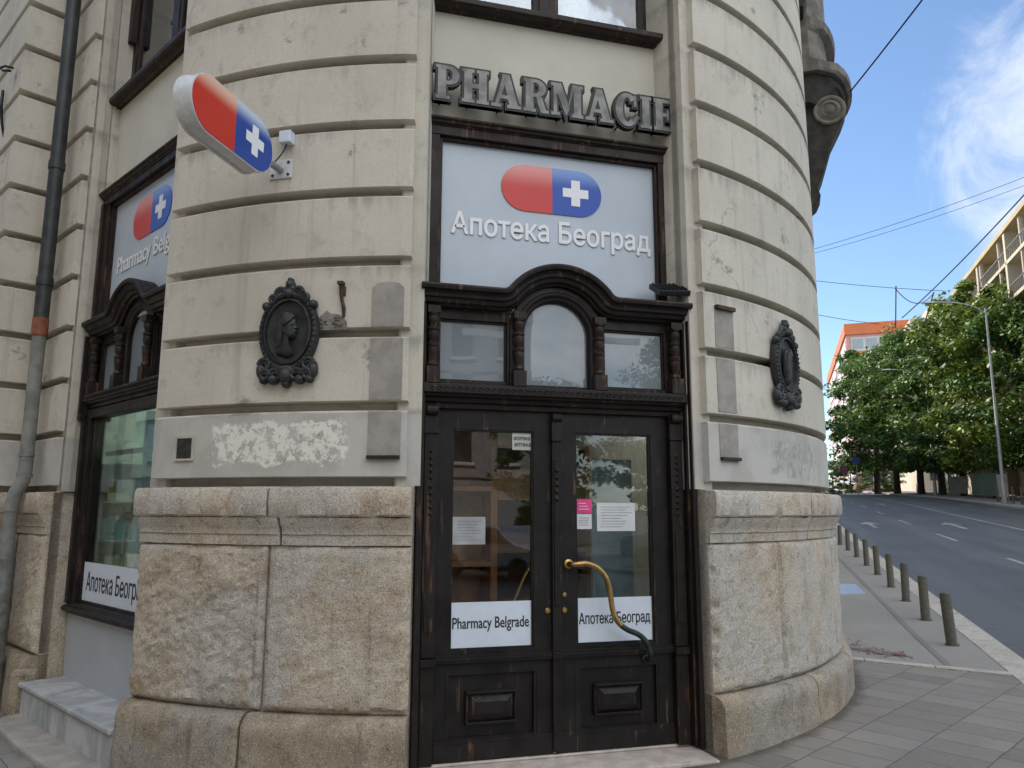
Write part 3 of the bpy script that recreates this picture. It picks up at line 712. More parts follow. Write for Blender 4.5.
def leaf(x0, x1, g0, g1, p0, p1, q0, q1, post):
    b = MB()
    yf, yb = .20, .25
    for a, c, z0, z1 in ((x0, g0, .045, 2.335), (g1, x1, .045, 2.335), (g0, g1, 2.197, 2.335), (g0, g1, .60, .73)): b.box(a, c, yf, yb, z0, z1)
    for a, c, z0, z1 in ((g0, g0+.012, .73, 2.197), (g1-.012, g1, .73, 2.197), (g0+.012, g1-.012, .73, .742), (g0+.012, g1-.012, 2.185, 2.197)): b.box(a, c, .208, yb, z0, z1)
    b.box(x0+.004, x1-.004, .168, .21, .655, .672); b.box(x0+.004, x1-.004, .160, .21, .672, .69); b.box(x0+.004, x1-.004, .172, .21, .69, .705)
    # lower panel
    b.box(g0, g1, .228, yb, .045, .60)
    for a, c, z0, z1 in ((g0-.02, p0, .165, .62), (p1, g1+.02, .165, .62), (p0, p1, .575, .62), (p0, p1, .165, .185)): b.box(a, c, .197, .24, z0, z1)
    b.box(x0+.004, x1-.004, .186, .24, .15, .175); b.box(x0+.002, x1-.002, .182, .24, .048, .15)
    o = b.build('door_leaf', DOORW, BLD, bevel=.003)
    r = MB()
    zz0, zz1 = .272, .458
    r.box(q0-.015, q1+.015, .212, .235, zz0-.012, zz1+.012)
    d = .055; vs = [(q0, .211, zz0), (q1, .211, zz0), (q1, .211, zz1), (q0, .211, zz1), (q0+d, .178, zz0+d), (q1-d, .178, zz0+d), (q1-d, .178, zz1-d), (q0+d, .178, zz1-d)]
    r.add(vs, [(0,1,5,4),(1,2,6,5),(2,3,7,6),(3,0,4,7),(4,5,6,7),(3,2,1,0)])
    r.box(q0-.012, q1+.012, .178, .212, zz1-.004, zz1+.014); r.box(q0-.012, q1+.012, .19, .212, zz0-.012, zz0+.004)
    r.box(q0-.014, q0+.002, .196, .212, zz0, zz1); r.box(q1-.002, q1+.014, .196, .212, zz0, zz1)
    r.build('raised_panel', DOORW, o, bevel=.002)
    g = MB(); g.box(g0, g1, .222, .226, .73, 2.197); g.build('glass_pane', GLASS, o)
    return o
leafL = leaf(-.862, -.042, -.757, -.176, -.77, -.155, -.63, -.31, 0)
leafR = leaf(-.012, .858, .138, .727, .158, .745, .272, .612, 1)
leafR.name = 'door_leaf'
a = MB()                       # astragal with carved cap, on the left leaf
a.box(-.048, .018, .165, .22, .70, 2.14); a.box(-.048, .018, .165, .22, .06, .655); a.box(-.052, .022, .155, .22, 2.14, 2.30); a.box(-.054, .024, .148, .22, 2.128, 2.146)
a.tube([(-.05, .165, 2.295), (.02, .165, 2.295)], .034, 12); a.box(-.035, .005, .156, .22, 1.0, 2.0); a.box(-.052, .022, .15, .22, .655, .70)
for k in range(5): a.lathe((-.015, .158, 1.72+.05*k), [(.002, -.02), (.017, 0), (.002, .02)], 8)
a.build('meeting_post', DOORW, leafL, bevel=.003)
def bz(p0, p1, p2, p3, n=12):
    return [((1-t)**3)*Vector(p0)+3*t*(1-t)**2*Vector(p1)+3*t*t*(1-t)*Vector(p2)+t**3*Vector(p3) for t in [i/n for i in range(n+1)]]
HPX = [(.125, 1.281), (.18, 1.283), (.256, 1.255), (.311, 1.20), (.341, 1.125), (.353, 1.05), (.362, .985), (.380, .925), (.413, .876), (.475, .832), (.545, .803), (.598, .764), (.630, .713), (.648, .655)]
def smooth_path(P, n=4):
    P = [Vector((x_, .105, z_)) for x_, z_ in P]; out = []
    for i in range(len(P)-1):
        p0, p1, p2, p3 = P[max(i-1, 0)], P[i], P[i+1], P[min(i+2, len(P)-1)]
        for k in range(n):
            t = k/n; out.append(.5*((2*p1)+(p2-p0)*t+(2*p0-5*p1+4*p2-p3)*t*t+(3*p1-p0-3*p2+p3)*t**3))
    return out+[P[-1]]
hp = smooth_path(HPX) + [Vector((.652, .125, .625)), Vector((.652, .2, .618))]
h = MB(); k = 34; h.tube([(.078, .2, 1.277), (.078, .125, 1.277), (.095, .108, 1.279)] + hp[:k], .0195, 12); h.lathe((0,0,0), [(.033, 0), (.033, .012), (.02, .02)], 14, T((.078, .2, 1.277)) @ Matrix.Rotation(R_(90), 4, 'X'))
hd = h.build('door_handle', BRASS, leafR, smooth=True)
h = MB(); h.tube(hp[k-1:], .0192, 12); h.lathe((0,0,0), [(.035, 0), (.035, .012), (.02, .02)], 14, T((.652, .2, .618)) @ Matrix.Rotation(R_(90), 4, 'X'))
h.build('handle_end', PATINA, leafR, smooth=True)
h = MB(); pth = bz((-.13, .33, 1.26), (-.22, .33, 1.20), (-.22, .33, 1.12), (-.30, .33, .98)); h.tube(pth, .018, 10); h.build('inner_handle', BRASS, leafL, smooth=True)
for nm, x, z, r, par in (('keyhole', -.075, .965, .021, leafL), ('keyhole', .045, .965, .021, leafR), ('door_knob', .045, 1.07, .020, leafR)):
    h = MB(); h.lathe((0,0,0), [(r, 0), (r, .006), (r*.75, .012), (.003, .013)], 16, T((x, .1995, z)) @ Matrix.Rotation(R_(90), 4, 'X'))
    h.build(nm, BRASS, par, smooth=True)

# ---- the left bay: shop window, sill, rendered panel
b = MB()
for x0, x1, z0, z1, y in ((-1.0, -.87, .80, 2.52, .235), (.87, 1.0, .80, 2.52, .235), (-1.0, 1.0, 2.46, 2.54, .24)): b.box(x0, x1, y, .36, z0, z1)
for x0, x1, z0, z1 in ((-.87, -.84, .86, 2.46), (.84, .87, .86, 2.46), (-.87, .87, .80, .86)): b.box(x0, x1, .275, .36, z0, z1)
b.sweep([(-1.01, 0), (1.01, 0)], [(-.36, .74), (-.23, .74), (-.22, .76), (-.19, .765), (-.18, .79), (-.195, .805), (-.225, .815), (-.235, .835), (-.36, .84)], 1)
for s in (-1, 1):
    x0, x1 = sorted((s*.93, s*1.0)); b.box(x0, x1, .205, .25, .83, 2.50)
    b.tube([(x0, .20, 2.47), (x1, .20, 2.47)], .035, 10)
MS = ML @ T((0, -.035, 0)); sw = b.build('shop_window', WOOD, BLD, bevel=.004, M=MS)
g = MB(); g.box(-.86, .86, .30, .304, .84, 2.48); g.build('window_pane', GLASS2, sw, M=MS)
mu = MB(); mu.box(.03, .085, .345, .40, .84, 2.46); mu.box(-.84, .84, .35, .39, 2.12, 2.16); mu.build('inner_mullion', plain('blue_grey_metal', (.03, .05, .07), .4, .3), sw, M=ML)
b = MB(); b.box(-1.03, 1.03, .222, .5, -.3, .745); b.build('under_panel', GREYP, BLD, M=ML)
# floors, ceiling, rear of the building
b = MB(); b.prism([(3.5*math.sin(R_(t)), AX[1]-3.5*math.cos(R_(t))) for t in range(-100, 101, 10)], -.02, .035, 'z'); 
b.build('interior_floor', INFLOOR, BLD)
b = MB(); b.prism([(3.38*math.sin(R_(t)), AX[1]-3.38*math.cos(R_(t))) for t in range(-100, 101, 10)], 3.22, 3.4, 'z'); b.build('interior_ceiling', INNER, BLD)
b = MB(); b.box(-4.0, 4.0, 3.6, 3.7, .03, 3.25); b.build('interior_wall', INNER, BLD)
b = MB(); b.box(1.3, 1.38, .6, 3.59, .03, 3.25); b.build('interior_wall', INNER, BLD)
pl = Vector(lb(-30, -.42)); pr = pR+t_r*110
b = MB()
b.sweep([tuple(pr), (pr.x-3, pr.y+8), (pl.x+3, pl.y+8), tuple(pl)], [(-.3, -.5), (-.3, HB), (0, HB), (0, -.5)], 1)
roof = [tuple(pl)] + [lb(-1.82, -.42), lb(-1.82, .0)] + arc(-75, 55, 20) + [tuple(pr), (pr.x-3, pr.y+8), (pl.x+3, pl.y+8)]
b.prism(roof, HB, HB+.4, 'z'); b.build('roof', PLAIN, BLD)

# ---- the oriel on the right-hand street front
def RF(s, o, z): p = pR + t_r*s; n = Vector((t_r.y, -t_r.x)); q = p+n*o; return Vector((q.x, q.y, z))
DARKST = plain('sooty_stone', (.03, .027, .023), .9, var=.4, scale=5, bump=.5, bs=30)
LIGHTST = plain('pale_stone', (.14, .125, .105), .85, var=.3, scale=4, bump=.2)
b = MB(); S0, S1 = 4.6, 7.4
prof = [(-.1, 8.95), (1.02, 8.95), (1.09, 9.0), (1.09, 9.13), (1.02, 9.15), (.72, 9.2), (.70, 9.72), (.84, 9.8), (.86, 9.93), (.72, 9.97), (.70, 13.5), (-.1, 13.5)]
rs = []
for i in range(13):
    t = i/12; s = S0+(S1-S0)*t; bulge = math.sin(math.pi*min(1, max(0, t)))**.5
    rs.append([RF(s, o if o < 0 else .15+(o-.15)*(.35+.65*bulge), z) for o, z in prof])
b.rings(rs); ori = b.build('oriel', LIGHTST, BLD)
b = MB(); rs = []
for i in range(13):
    t = i/12; s = S0+.1+(S1-S0-.2)*t; bulge = math.sin(math.pi*t)**.5
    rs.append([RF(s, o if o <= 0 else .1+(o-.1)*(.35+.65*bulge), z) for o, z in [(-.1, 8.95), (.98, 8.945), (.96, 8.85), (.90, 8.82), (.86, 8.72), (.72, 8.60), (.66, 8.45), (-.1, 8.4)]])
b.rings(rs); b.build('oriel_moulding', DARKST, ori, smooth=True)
b = MB(); rs = []
for s in (S0+.3, S0+.75):
    rs.append([RF(s, o, z) for o, z in [(-.1, 8.5), (.84, 8.5), (.88, 8.3), (.80, 8.1), (.62, 7.75), (.45, 7.2), (.36, 6.98), (.40, 6.85), (.34, 6.72), (.22, 6.62), (.16, 6.5), (-.1, 6.5)]])
b.rings(rs)
for s in (S1-.75, S1-.3):
    pass
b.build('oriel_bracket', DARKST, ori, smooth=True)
b = MB()
Mx = Matrix.Translation(RF(S0+.29, .62, 8.33)) @ Matrix(((t_r.y, 0, -t_r.x, 0), (-t_r.x, 0, -t_r.y, 0), (0, 1, 0, 0), (0, 0, 0, 1)))
b.lathe((0,0,0), [(.26, -.06), (.26, .02), (.24, .04), (.20, .035), (.19, .015), (.16, .03), (.12, .05), (.10, .03), (.06, .05), (.002, .06)], 28, Mx)
b.build('oriel_volute', LIGHTST, ori, smooth=True)
b = MB(); rs = []
for i in range(9):
    t = i/8; s = S0-.4+2.0*t
    rs.append([RF(s, o, z) for o, z in [(-.1, 9.9), (.28, 9.9), (.34, 10.1), (.36, 10.6), (.30, 10.9), (-.1, 11)]])
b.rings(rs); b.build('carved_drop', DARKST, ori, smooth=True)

# ------------------------------------------------------------------ signs
# PHARMACIE: slab-serif channel letters, black cases with grey metal faces
def glyph(ch):
    # pieces (polygons) in a box: height 1; returns pieces, width
    t, s = .27, .10        # stem, serif thickness
    def stem(x, wd=t): return [(x, 0), (x+wd, 0), (x+wd, 1), (x, 1)]
    def bar(x0, x1, z0, z1): return [(x0, z0), (x1, z0), (x1, z1), (x0, z1)]
    def ring(cx, cz, ro, zo, ri, zi, a0, a1, n=16):
        P = []
        for k in range(n):
            q0, q1 = R_(a0+(a1-a0)*k/n), R_(a0+(a1-a0)*(k+1)/n)
            P.append([(cx+ro*math.cos(q0), cz+zo*math.sin(q0)), (cx+ro*math.cos(q1), cz+zo*math.sin(q1)), (cx+ri*math.cos(q1), cz+zi*math.sin(q1)), (cx+ri*math.cos(q0), cz+zi*math.sin(q0))])
        return P
    if ch == 'P': return [stem(.07), bar(0, .46, 0, s), bar(0, .40, 1-s, 1)] + ring(.42, .72, .36, .28, .13, .17, 90, -90) + [bar(.34, .42, .44, .55), bar(.34, .42, .89, 1)], .78
    if ch == 'R': return [stem(.07), bar(0, .42, 0, s), bar(0, .40, 1-s, 1)] + ring(.42, .73, .36, .27, .13, .16, 90, -90) + [bar(.34, .42, .46, .57), bar(.34, .42, .89, 1), [(.42, .50), (.64, .48), (.78, .10), (.88, .10), (.88, 0), (.60, 0)]], .88
    if ch == 'H': return [stem(.07), stem(.56), bar(0, .41, 0, s), bar(0, .41, 1-s, 1), bar(.49, .90, 0, s), bar(.49, .90, 1-s, 1), bar(.3, .6, .44, .57)], .90
    if ch == 'I': return [stem(.08), bar(0, .43, 0, s), bar(0, .43, 1-s, 1)], .43
    if ch == 'E': return [stem(.07), bar(0, .78, 0, s+.02), bar(0, .76, 1-s-.02, 1), bar(.3, .54, .45, .56), bar(.50, .58, .34, .67), bar(.68, .78, .06, .34), bar(.66, .76, .68, .95)], .78
    if ch == 'A': return [[(.10, 0), (.22, 0), (.52, .86), (.46, 1), (.40, 1)], [(.36, 1), (.62, 1), (.94, 0), (.64, 0)], bar(0, .34, 0, s), bar(.54, 1.02, 0, s), bar(.24, .68, .26, .37)], 1.02
    if ch == 'M': return [stem(.08, .13), stem(.80), [(.08, 1), (.36, 1), (.66, .24), (.52, 0)], [(.52, 0), (.60, .2), (.86, 1), (.76, 1)], bar(0, .30, 0, s), bar(0, .2, 1-s, 1), bar(.73, 1.14, 0, s), bar(.9, 1.14, 1-s, 1)], 1.14
    if ch == 'C': return ring(.44, .5, .44, .52, .17, .38, 42, 318, 26) + [bar(.69, .79, .62, .98), [(.62, .2), (.72, .10), (.86, .30), (.78, .36)]], .84
LS = empty('letter_sign', (0, .30, 4.61)); tag(LS, 'raised grey slab serif letters reading PHARMACIE on the wall above the entrance', 'letter sign')
word = 'PHARMACIE'; gl = [glyph(c) for c in word]; tot = sum(g[1] for g in gl)+.085*(len(word)-1)
Hh = .268; X0, X1 = -.93, .992; kx = (X1-X0)/(tot)
x = X0
def grow(poly, d):
    cx = sum(p[0] for p in poly)/len(poly); n = len(poly); P = [Vector(p) for p in poly]; area = sum(P[i].x*P[(i+1) % n].y-P[(i+1) % n].x*P[i].y for i in range(n))
    sg = 1 if area > 0 else -1; out = []
    for i in range(n):
        d0, d1 = (P[i]-P[i-1]).normalized(), (P[(i+1) % n]-P[i]).normalized(); n0, n1 = Vector((d0.y, -d0.x))*sg, Vector((d1.y, -d1.x))*sg
        nn = n0+n1; nn = nn/max(.35, nn.dot(n0)) if nn.length > 1e-4 else n0; out.append(tuple(P[i]+nn*d))
    return out
for ch, (pcs, wd) in zip(word, gl):
    f_, r_ = MB(), MB()
    for i, pc in enumerate(pcs):
        q = [(x+a*kx, 4.613+c*Hh) for a, c in pc]
        f_.prism(q, .1615+i*.00007, .18)
        r_.prism(grow(q, .0165), .1665+i*.00007, .215)
    xm = x+wd*kx/2; r_.tube([(xm-.03, .21, 4.66), (xm-.03, .34, 4.66)], .008, 6)
    r = r_.build('letter', BLACKM, LS); f_.build('letter_face', LETTERF, r)
    x += (wd+.085)*kx
# capsule sign panels over the transoms
def capsule(b, cx, cz, hw, hh, y0, y1, x_from, x_to, n=18):
    pts = []
    if x_from is None: pts += [(cx-hw+hh+hh*math.cos(R_(a)), cz+hh*math.sin(R_(a))) for a in [90+180*i/n for i in range(n+1)]]
    else: pts += [(x_from, cz+hh), (x_from, cz-hh)]
    if x_to is None: pts += [(cx+hw-hh+hh*math.cos(R_(a)), cz+hh*math.sin(R_(a))) for a in [-90+180*i/n for i in range(n+1)]]
    else: pts += [(x_to, cz-hh), (x_to, cz+hh)]
    b.prism(pts, y0, y1)
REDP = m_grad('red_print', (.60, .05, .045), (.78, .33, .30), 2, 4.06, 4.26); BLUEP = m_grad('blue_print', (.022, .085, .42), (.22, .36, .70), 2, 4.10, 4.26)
def cross(b, cx, cz, r, t_, y0, y1): b.prism([(cx-t_, cz-r), (cx+t_, cz-r), (cx+t_, cz-t_), (cx+r, cz-t_), (cx+r, cz+t_), (cx+t_, cz+t_), (cx+t_, cz+r), (cx-t_, cz+r), (cx-t_, cz+t_), (cx-r, cz+t_), (cx-r, cz-t_), (cx-t_, cz-t_)], y0, y1)
WHITEL = plain('white_print', (.80, .81, .83), .4, var=.02, bump=0); SHADE = plain('grey_edge', (.36, .38, .41), .5, var=.02, bump=0)
def sign_panel(M, txt, label, x0, x1, zt, eb=.004):
    root = empty('sign_panel', M @ Vector((0, .33, 3.2))); tag(root, label, 'sign', 'backlit panels over the transoms')
    b = MB(); b.box(-.86, .89, .33, .36, 3.16, 4.39); b.build('panel', PANEL, root, M=M)
    cx, cz, hw, hh = .018, 4.072, .405, .186
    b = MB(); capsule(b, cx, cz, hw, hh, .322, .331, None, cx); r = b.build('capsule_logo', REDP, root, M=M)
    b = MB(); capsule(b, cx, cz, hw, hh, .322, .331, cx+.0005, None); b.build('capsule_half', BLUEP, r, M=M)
    b = MB(); cross(b, cx+.19, cz, .105, .036, .319, .3225); b.build('cross', WHITEL, r, M=M)
    wd = x1-x0
    lettering(txt, WHITEL, root, M @ T((x0, .3235, zt)), .165, wd, .004, eb)
    lettering(txt, SHADE, root, M @ T((x0+.004, .328, zt-.005)), .165, wd, .002, eb+.002, 'lettering_shadow')
    return root
sign_panel(Matrix.Identity(4), 'Апотека Београд', 'grey sign panel above the entrance with a red and blue capsule over Cyrillic lettering', -.765, .828, 3.66)
sign_panel(MLo, 'Pharmacy Belgrade', 'pale sign panel above the left shop window, its Latin lettering cut off by the pier', -.70, .80, 3.66, .0012)
# blade sign
an = R_(-29.3); Mb = T((AX[0], AX[1], 0)) @ RZ(an) @ T((0, -RC, 0))      # local: -y out of the wall, x along the wall
BS = empty('blade_sign', Mb @ Vector((0, -.02, 4.0))); tag(BS, 'red and blue capsule-shaped blade sign with white cross, bracketed out from the left pier', 'projecting sign')
def cap_yz(b, s0, s1, cz, hh, x0, x1, inset=0, half=None, n=20):
    hh -= inset; s0 += inset; s1 -= inset; mid = (s0+s1)/2; pts = []
    if half != 'in': pts += [(-(s1-hh)-hh*math.sin(R_(a)), cz+hh*math.cos(R_(a))) for a in [180*i/n for i in range(n+1)]]
    else: pts += [(-mid, cz+hh), (-mid, cz-hh)]
    if half != 'out': pts += [(-(s0+hh)+hh*math.sin(R_(a)), cz-hh*math.cos(R_(a))) for a in [180*i/n for i in range(n+1)]]
    else: pts += [(-mid+.0004, cz-hh), (-mid+.0004, cz+hh)]
    b.prism(pts, x0, x1, 'x')
s0, s1, cz, hh = .225, 1.075, 4.003, .178
b = MB(); cap_yz(b, s0, s1, cz, hh, -.055, .055); cap_yz(b, s0, s1, cz, hh, -.062, -.040, -.006); cap_yz(b, s0, s1, cz, hh, .040, .060, -.006); b.build('case', STEELW, BS, smooth=True, M=Mb)
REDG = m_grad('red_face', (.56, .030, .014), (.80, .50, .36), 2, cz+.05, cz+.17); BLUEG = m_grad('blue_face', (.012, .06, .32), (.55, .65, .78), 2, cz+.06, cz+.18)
for sx in (1, -1):
    x0, x1 = (.060, .0635) if sx > 0 else (-.0655, -.062)
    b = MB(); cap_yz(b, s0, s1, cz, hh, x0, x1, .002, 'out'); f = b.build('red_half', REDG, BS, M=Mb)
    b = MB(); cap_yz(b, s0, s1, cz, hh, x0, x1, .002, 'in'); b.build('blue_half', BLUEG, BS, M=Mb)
    b = MB(); rim0, rim1 = (x1, x1+.003) if sx > 0 else (x0-.003, x0)
    c = MB(); yy = -(s0+(s1-s0)*.25); r, t_ = .10, .034
    q = [(yy-t_, cz-r), (yy+t_, cz-r), (yy+t_, cz-t_), (yy+r, cz-t_), (yy+r, cz+t_), (yy+t_, cz+t_), (yy+t_, cz+r), (yy-t_, cz+r), (yy-t_, cz+t_), (yy-r, cz+t_), (yy-r, cz-t_), (yy-t_, cz-t_)]
    c.prism(q, rim0, rim1, 'x'); c.build('cross', WHITEL, BS, M=Mb)
b = MB(); b.box(-.085, .085, -.012, 0.0, 3.94, 4.08); br = b.build('bracket_plate', STEELW, BS, bevel=.002, M=Mb)
b = MB(); b.tube([(0, -.01, 4.0), (0, -.26, 3.99)], .024, 14); b.build('bracket_arm', ZINC, BS, smooth=True, M=Mb)
for x_ in (-.06, .06):
    for z_ in (3.965, 4.055):
        b = MB(); b.lathe((0,0,0), [(.010, 0), (.010, .006), (.002, .007)], 8, T((x_, -.0125, z_)) @ Matrix.Rotation(R_(90), 4, 'X')); b.build('bolt', BLACKM, BS, M=Mb)
Mj = T((AX[0], AX[1], 0)) @ RZ(R_(-28.6)) @ T((0, -RC, 0))
J = empty('junction_box', Mj @ Vector((0, -.02, 4.25))); tag(J, 'small white junction box on the left pier, just above the blade sign bracket', 'junction box')
b = MB(); b.box(-.045, .045, -.07, 0.001, 4.18, 4.27); b.build('box_body', WHITE, J, bevel=.008, M=Mj)
b = MB(); b.tube(bz((0.0, -.035, 4.19), (0, -.04, 4.13), (-.05, -.06, 4.06), (-.06, -.09, 4.02), 8), .005, 6); b.build('cable', BLACKM, J, M=Mj)

# medallions
def medallion(ang, label, face):
    M = T((AX[0], AX[1], 0)) @ RZ(R_(ang)) @ T((0, -RC, 2.815))
    root = empty('bronze_medallion', M @ Vector((0, 0, 0))); tag(root, label, 'medallion', 'bronze medallions on the piers')
    W_, H_ = .195, .258
    def ell(a, kx=1, kz=1): return (W_*kx*math.cos(a), .01+H_*kz*math.sin(a))
    b = MB(); n = 56; rs = []
    for k, (sc, y) in enumerate([(1.08, .0), (1.10, -.03), (1.06, -.055), (.97, -.06), (.93, -.045), (.90, -.045), (.87, -.06), (.82, -.062), (.79, -.035), (.70, -.03), (.3, -.03), (.01, -.03)]):
        rs.append([Vector((ell(2*math.pi*i/n, sc, sc)[0], y, ell(2*math.pi*i/n, sc, sc)[1])) for i in range(n)])
    b.rings(rs)
    for i in range(44):                       # beaded wreath
        a = 2*math.pi*i/44; p = ell(a, 1.0, 1.0); b.lathe((p[0], -.058, p[1]), [(.001, -.013), (.012, 0), (.001, .013)], 7)
    b.build('oval_frame', BRONZE, root, smooth=True, M=M)
    c = MB()
    def blob(x, z, rx, rz, d, nn=12):
        (top if z > 0 else low).rings([[Vector((x+rx*s*math.cos(2*math.pi*i/nn), -.02-d*y, z+rz*s*math.sin(2*math.pi*i/nn))) for i in range(nn)] for s, y in ((1, 0), (.95, .5), (.7, .85), (.3, 1), (.02, 1.02))])
    def scroll(x, z, r, sg, turns=1.5, th=.017, a0=0):
        P = [(x+sg*r*(1-t/turns*.75)*math.cos(a0+2*math.pi*t), -.05, z+r*(1-t/turns*.75)*math.sin(a0+2*math.pi*t)) for t in [turns*k/20 for k in range(21)]]
        (top if z > 0 else low).tube(P, [th*(1-.5*k/20) for k in range(21)], 7)
    top = c; low = MB()
    blob(0, .335, .030, .035, .06); blob(0, .365, .018, .022, .05); blob(0, .305, .055, .03, .05); blob(0, .27, .04, .04, .075)
    for sg in (-1, 1):
        scroll(sg*.06, .275, .04, sg); scroll(sg*.115, .235, .032, -sg); blob(sg*.17, .19, .03, .035, .05)
        scroll(sg*.155, -.215, .045, sg); scroll(sg*.15, -.285, .04, -sg); scroll(sg*.075, -.285, .045, sg); blob(sg*.19, -.25, .03, .06, .045); blob(sg*.165, -.315, .03, .03, .045); blob(sg*.095, -.315, .04, .035, .05)
    blob(0, -.29, .05, .055, .075); blob(0, -.345, .03, .03, .05); blob(.0, -.26, .09, .05, .05)
    top.build('crest', BRONZE, root, smooth=True, M=M); low.build('scrollwork', BRONZE, root, smooth=True, M=M)
    # relief portrait in profile
    d = MB(); f = face
    prof = [(-.075,-.165),(-.055,-.10),(-.045,-.06),(-.055,-.02),(-.058,.05),(-.05,.095),(-.015,.118),(.03,.115),(.055,.095),(.062,.065),(.058,.045),(.075,.015),(.062,.005),(.066,-.012),(.058,-.022),(.060,-.04),(.045,-.06),(.015,-.058),(.012,-.09),(.03,-.12),(.045,-.165),(0,-.185)]
    rs = []
    cxp, czp = .0, .0
    for s, y in ((1.0, -.028), (.97, -.046), (.86, -.062), (.6, -.072), (.25, -.076), (.02, -.076)):
        rs.append([Vector((f*(cxp+(x_-cxp)*s), y, .015+(z_-czp)*s)) for x_, z_ in prof])
    d.rings(rs)
    hr = [(-.075,.0),(-.07,.06),(-.055,.10),(-.01,.128),(.035,.122),(.06,.095),(.05,.075),(.0,.085),(-.02,.055),(-.02,.0),(-.03,-.09),(-.06,-.13),(-.08,-.08)]
    rs = [[Vector((f*(-.03+(x_+.03)*s), y, .015+.02+(z_-.02)*s)) for x_, z_ in hr] for s, y in ((1.0, -.05), (.94, -.074), (.75, -.084), (.3, -.088), (.02, -.088))]
    d.rings(rs)
    d.tube([(f*.035, -.074, .047), (f*.052, -.074, .052), (f*.058, -.07, .047)], .005, 6)
    d.tube([(f*.040, -.073, -.022), (f*.058, -.068, -.020)], .004, 6)
    d.tube([(f*-.005, -.078, .03), (f*-.012, -.08, .015), (f*-.004, -.078, -.004)], .007, 6)
    for k in range(5): d.tube([(f*(-.065+.012*k), -.082, .09+.012*k-.0), (f*(-.06+.01*k), -.084, .02), (f*(-.068+.008*k), -.08, -.07)], .004, 5)
    d.build('relief_portrait', BRONZE, root, smooth=True, M=M)
medallion(-27.35, 'dark oval bronze medallion with a capped profile head, on the pier left of the door', 1)
medallion(29.9, 'dark oval bronze medallion seen edge-on, on the curved pier right of the door', 1)

# scars and fittings on the piers
def on_wall(ang, z): return T((AX[0], AX[1], 0)) @ RZ(R_(ang)) @ T((0, -RC, z))
def patch(b, a0, a1, z0, z1, d=.005, top_round=0, n=6):
    rs = []
    for i in range(n+1):
        a_ = R_(a0+(a1-a0)*i/n); t = i/n*2-1; zt = z1 - (top_round*(t**4) if top_round else 0)
        rs.append([Vector((AX[0]+(RC+o)*math.sin(a_), AX[1]-(RC+o)*math.cos(a_), z)) for o, z in ((-.02, z0), (d, z0), (d, zt), (-.02, zt))])
    b.rings(rs)
for (a0, a1, segs, lab) in ((-19.4, -16.35, ((2.852, 3.16, .04), (2.36, 2.775, 0), (1.99, 2.282, 0)), 'taupe strip left on the pier left of the door where a long plaque was removed'), (17.3, 20.2, ((2.86, 3.15, 0), (2.37, 2.775, 0), (2.03, 2.282, 0)), 'taupe strip left on the pier right of the door where a long plaque was removed')):
    M = on_wall((a0+a1)/2, 2.5); root = empty('plaque_trace', M @ Vector((0, 0, 0))); tag(root, lab, 'plaque trace', 'traces of removed plaques')
    for z0, z1, tr in segs:
        b = MB(); patch(b, a0, a1, z0, z1, .005, tr); b.build('strip', PATCH, root)
    b = MB(); wdt = RC*R_(a1-a0)/2
    b.box(-wdt, wdt, -.03, .0, segs[2][0]-2.5-.02, segs[2][0]-2.5+.004); b.build('bottom_clip', BLACKM, root, M=M, bevel=.002)
    if a0 > 0:
        b = MB(); b.box(-wdt, wdt, -.035, .0, segs[0][1]-2.5, segs[0][1]-2.5+.03); b.build('top_clip', RUST, root, M=M, bevel=.002)
# broken plaster with rusty iron
b = MB(); pts = [(-.13, -.155), (-.13, -.10), (-.10, -.06), (-.055, -.02), (-.02, -.045), (.03, -.05), (.06, -.07), (.085, -.10), (.09, -.155)]
M = on_wall(-23.0, 2.99)
b.prism(pts, -.004, .03); 
for k in range(26):
    x_, z_ = random.uniform(-.1, .07), random.uniform(-.14, -.07); b.lathe((x_, -.004, z_), [(.001, -.012), (random.uniform(.006, .016), 0), (.001, .012)], 6)
tag(b.build('plaster_break', MORTAR, M=M), 'patch of broken plaster baring grey mortar beside the left medallion', 'wall damage')
b = MB(); M = on_wall(-22.4, 3.0); b.box(-.018, .022, -.05, .02, .14, .16); b.tube([(.0, -.01, .15), (.005, -.014, .05), (.022, -.012, -.02), (.024, -.01, -.08)], [.016, .012, .014, .010], 7)
b.box(-.012, .03, -.016, 0, .07, .13); tag(b.build('iron_stub', RUST, M=M), 'rusty iron bracket stub above the broken plaster on the left pier', 'bracket')
M = on_wall(-38.7, 2.06); root = empty('wall_plate', M @ Vector((0, 0, 0))); tag(root, 'small square grid plate in a pale frame at the low left of the pier', 'plate')
b = MB()
for p, q, r, s in ((-.085, .085, -.085, -.07), (-.085, .085, .07, .085), (-.085, -.07, -.07, .07), (.07, .085, -.07, .07)): b.box(p, q, -.014, 0.01, r, s)
b.build('frame', plain('bone', (.45, .42, .34), .7), root, M=M)
b = MB(); b.box(-.07, .07, -.006, .01, -.07, .07)
for k in range(5):
    for j in range(5): b.box(-.062+.026*k, -.042+.026*k, -.010, 0, -.062+.026*j, -.042+.026*j)
b.build('grid', plain('lead', (.05, .05, .05), .6, .3, var=.4, scale=30), root, M=M)

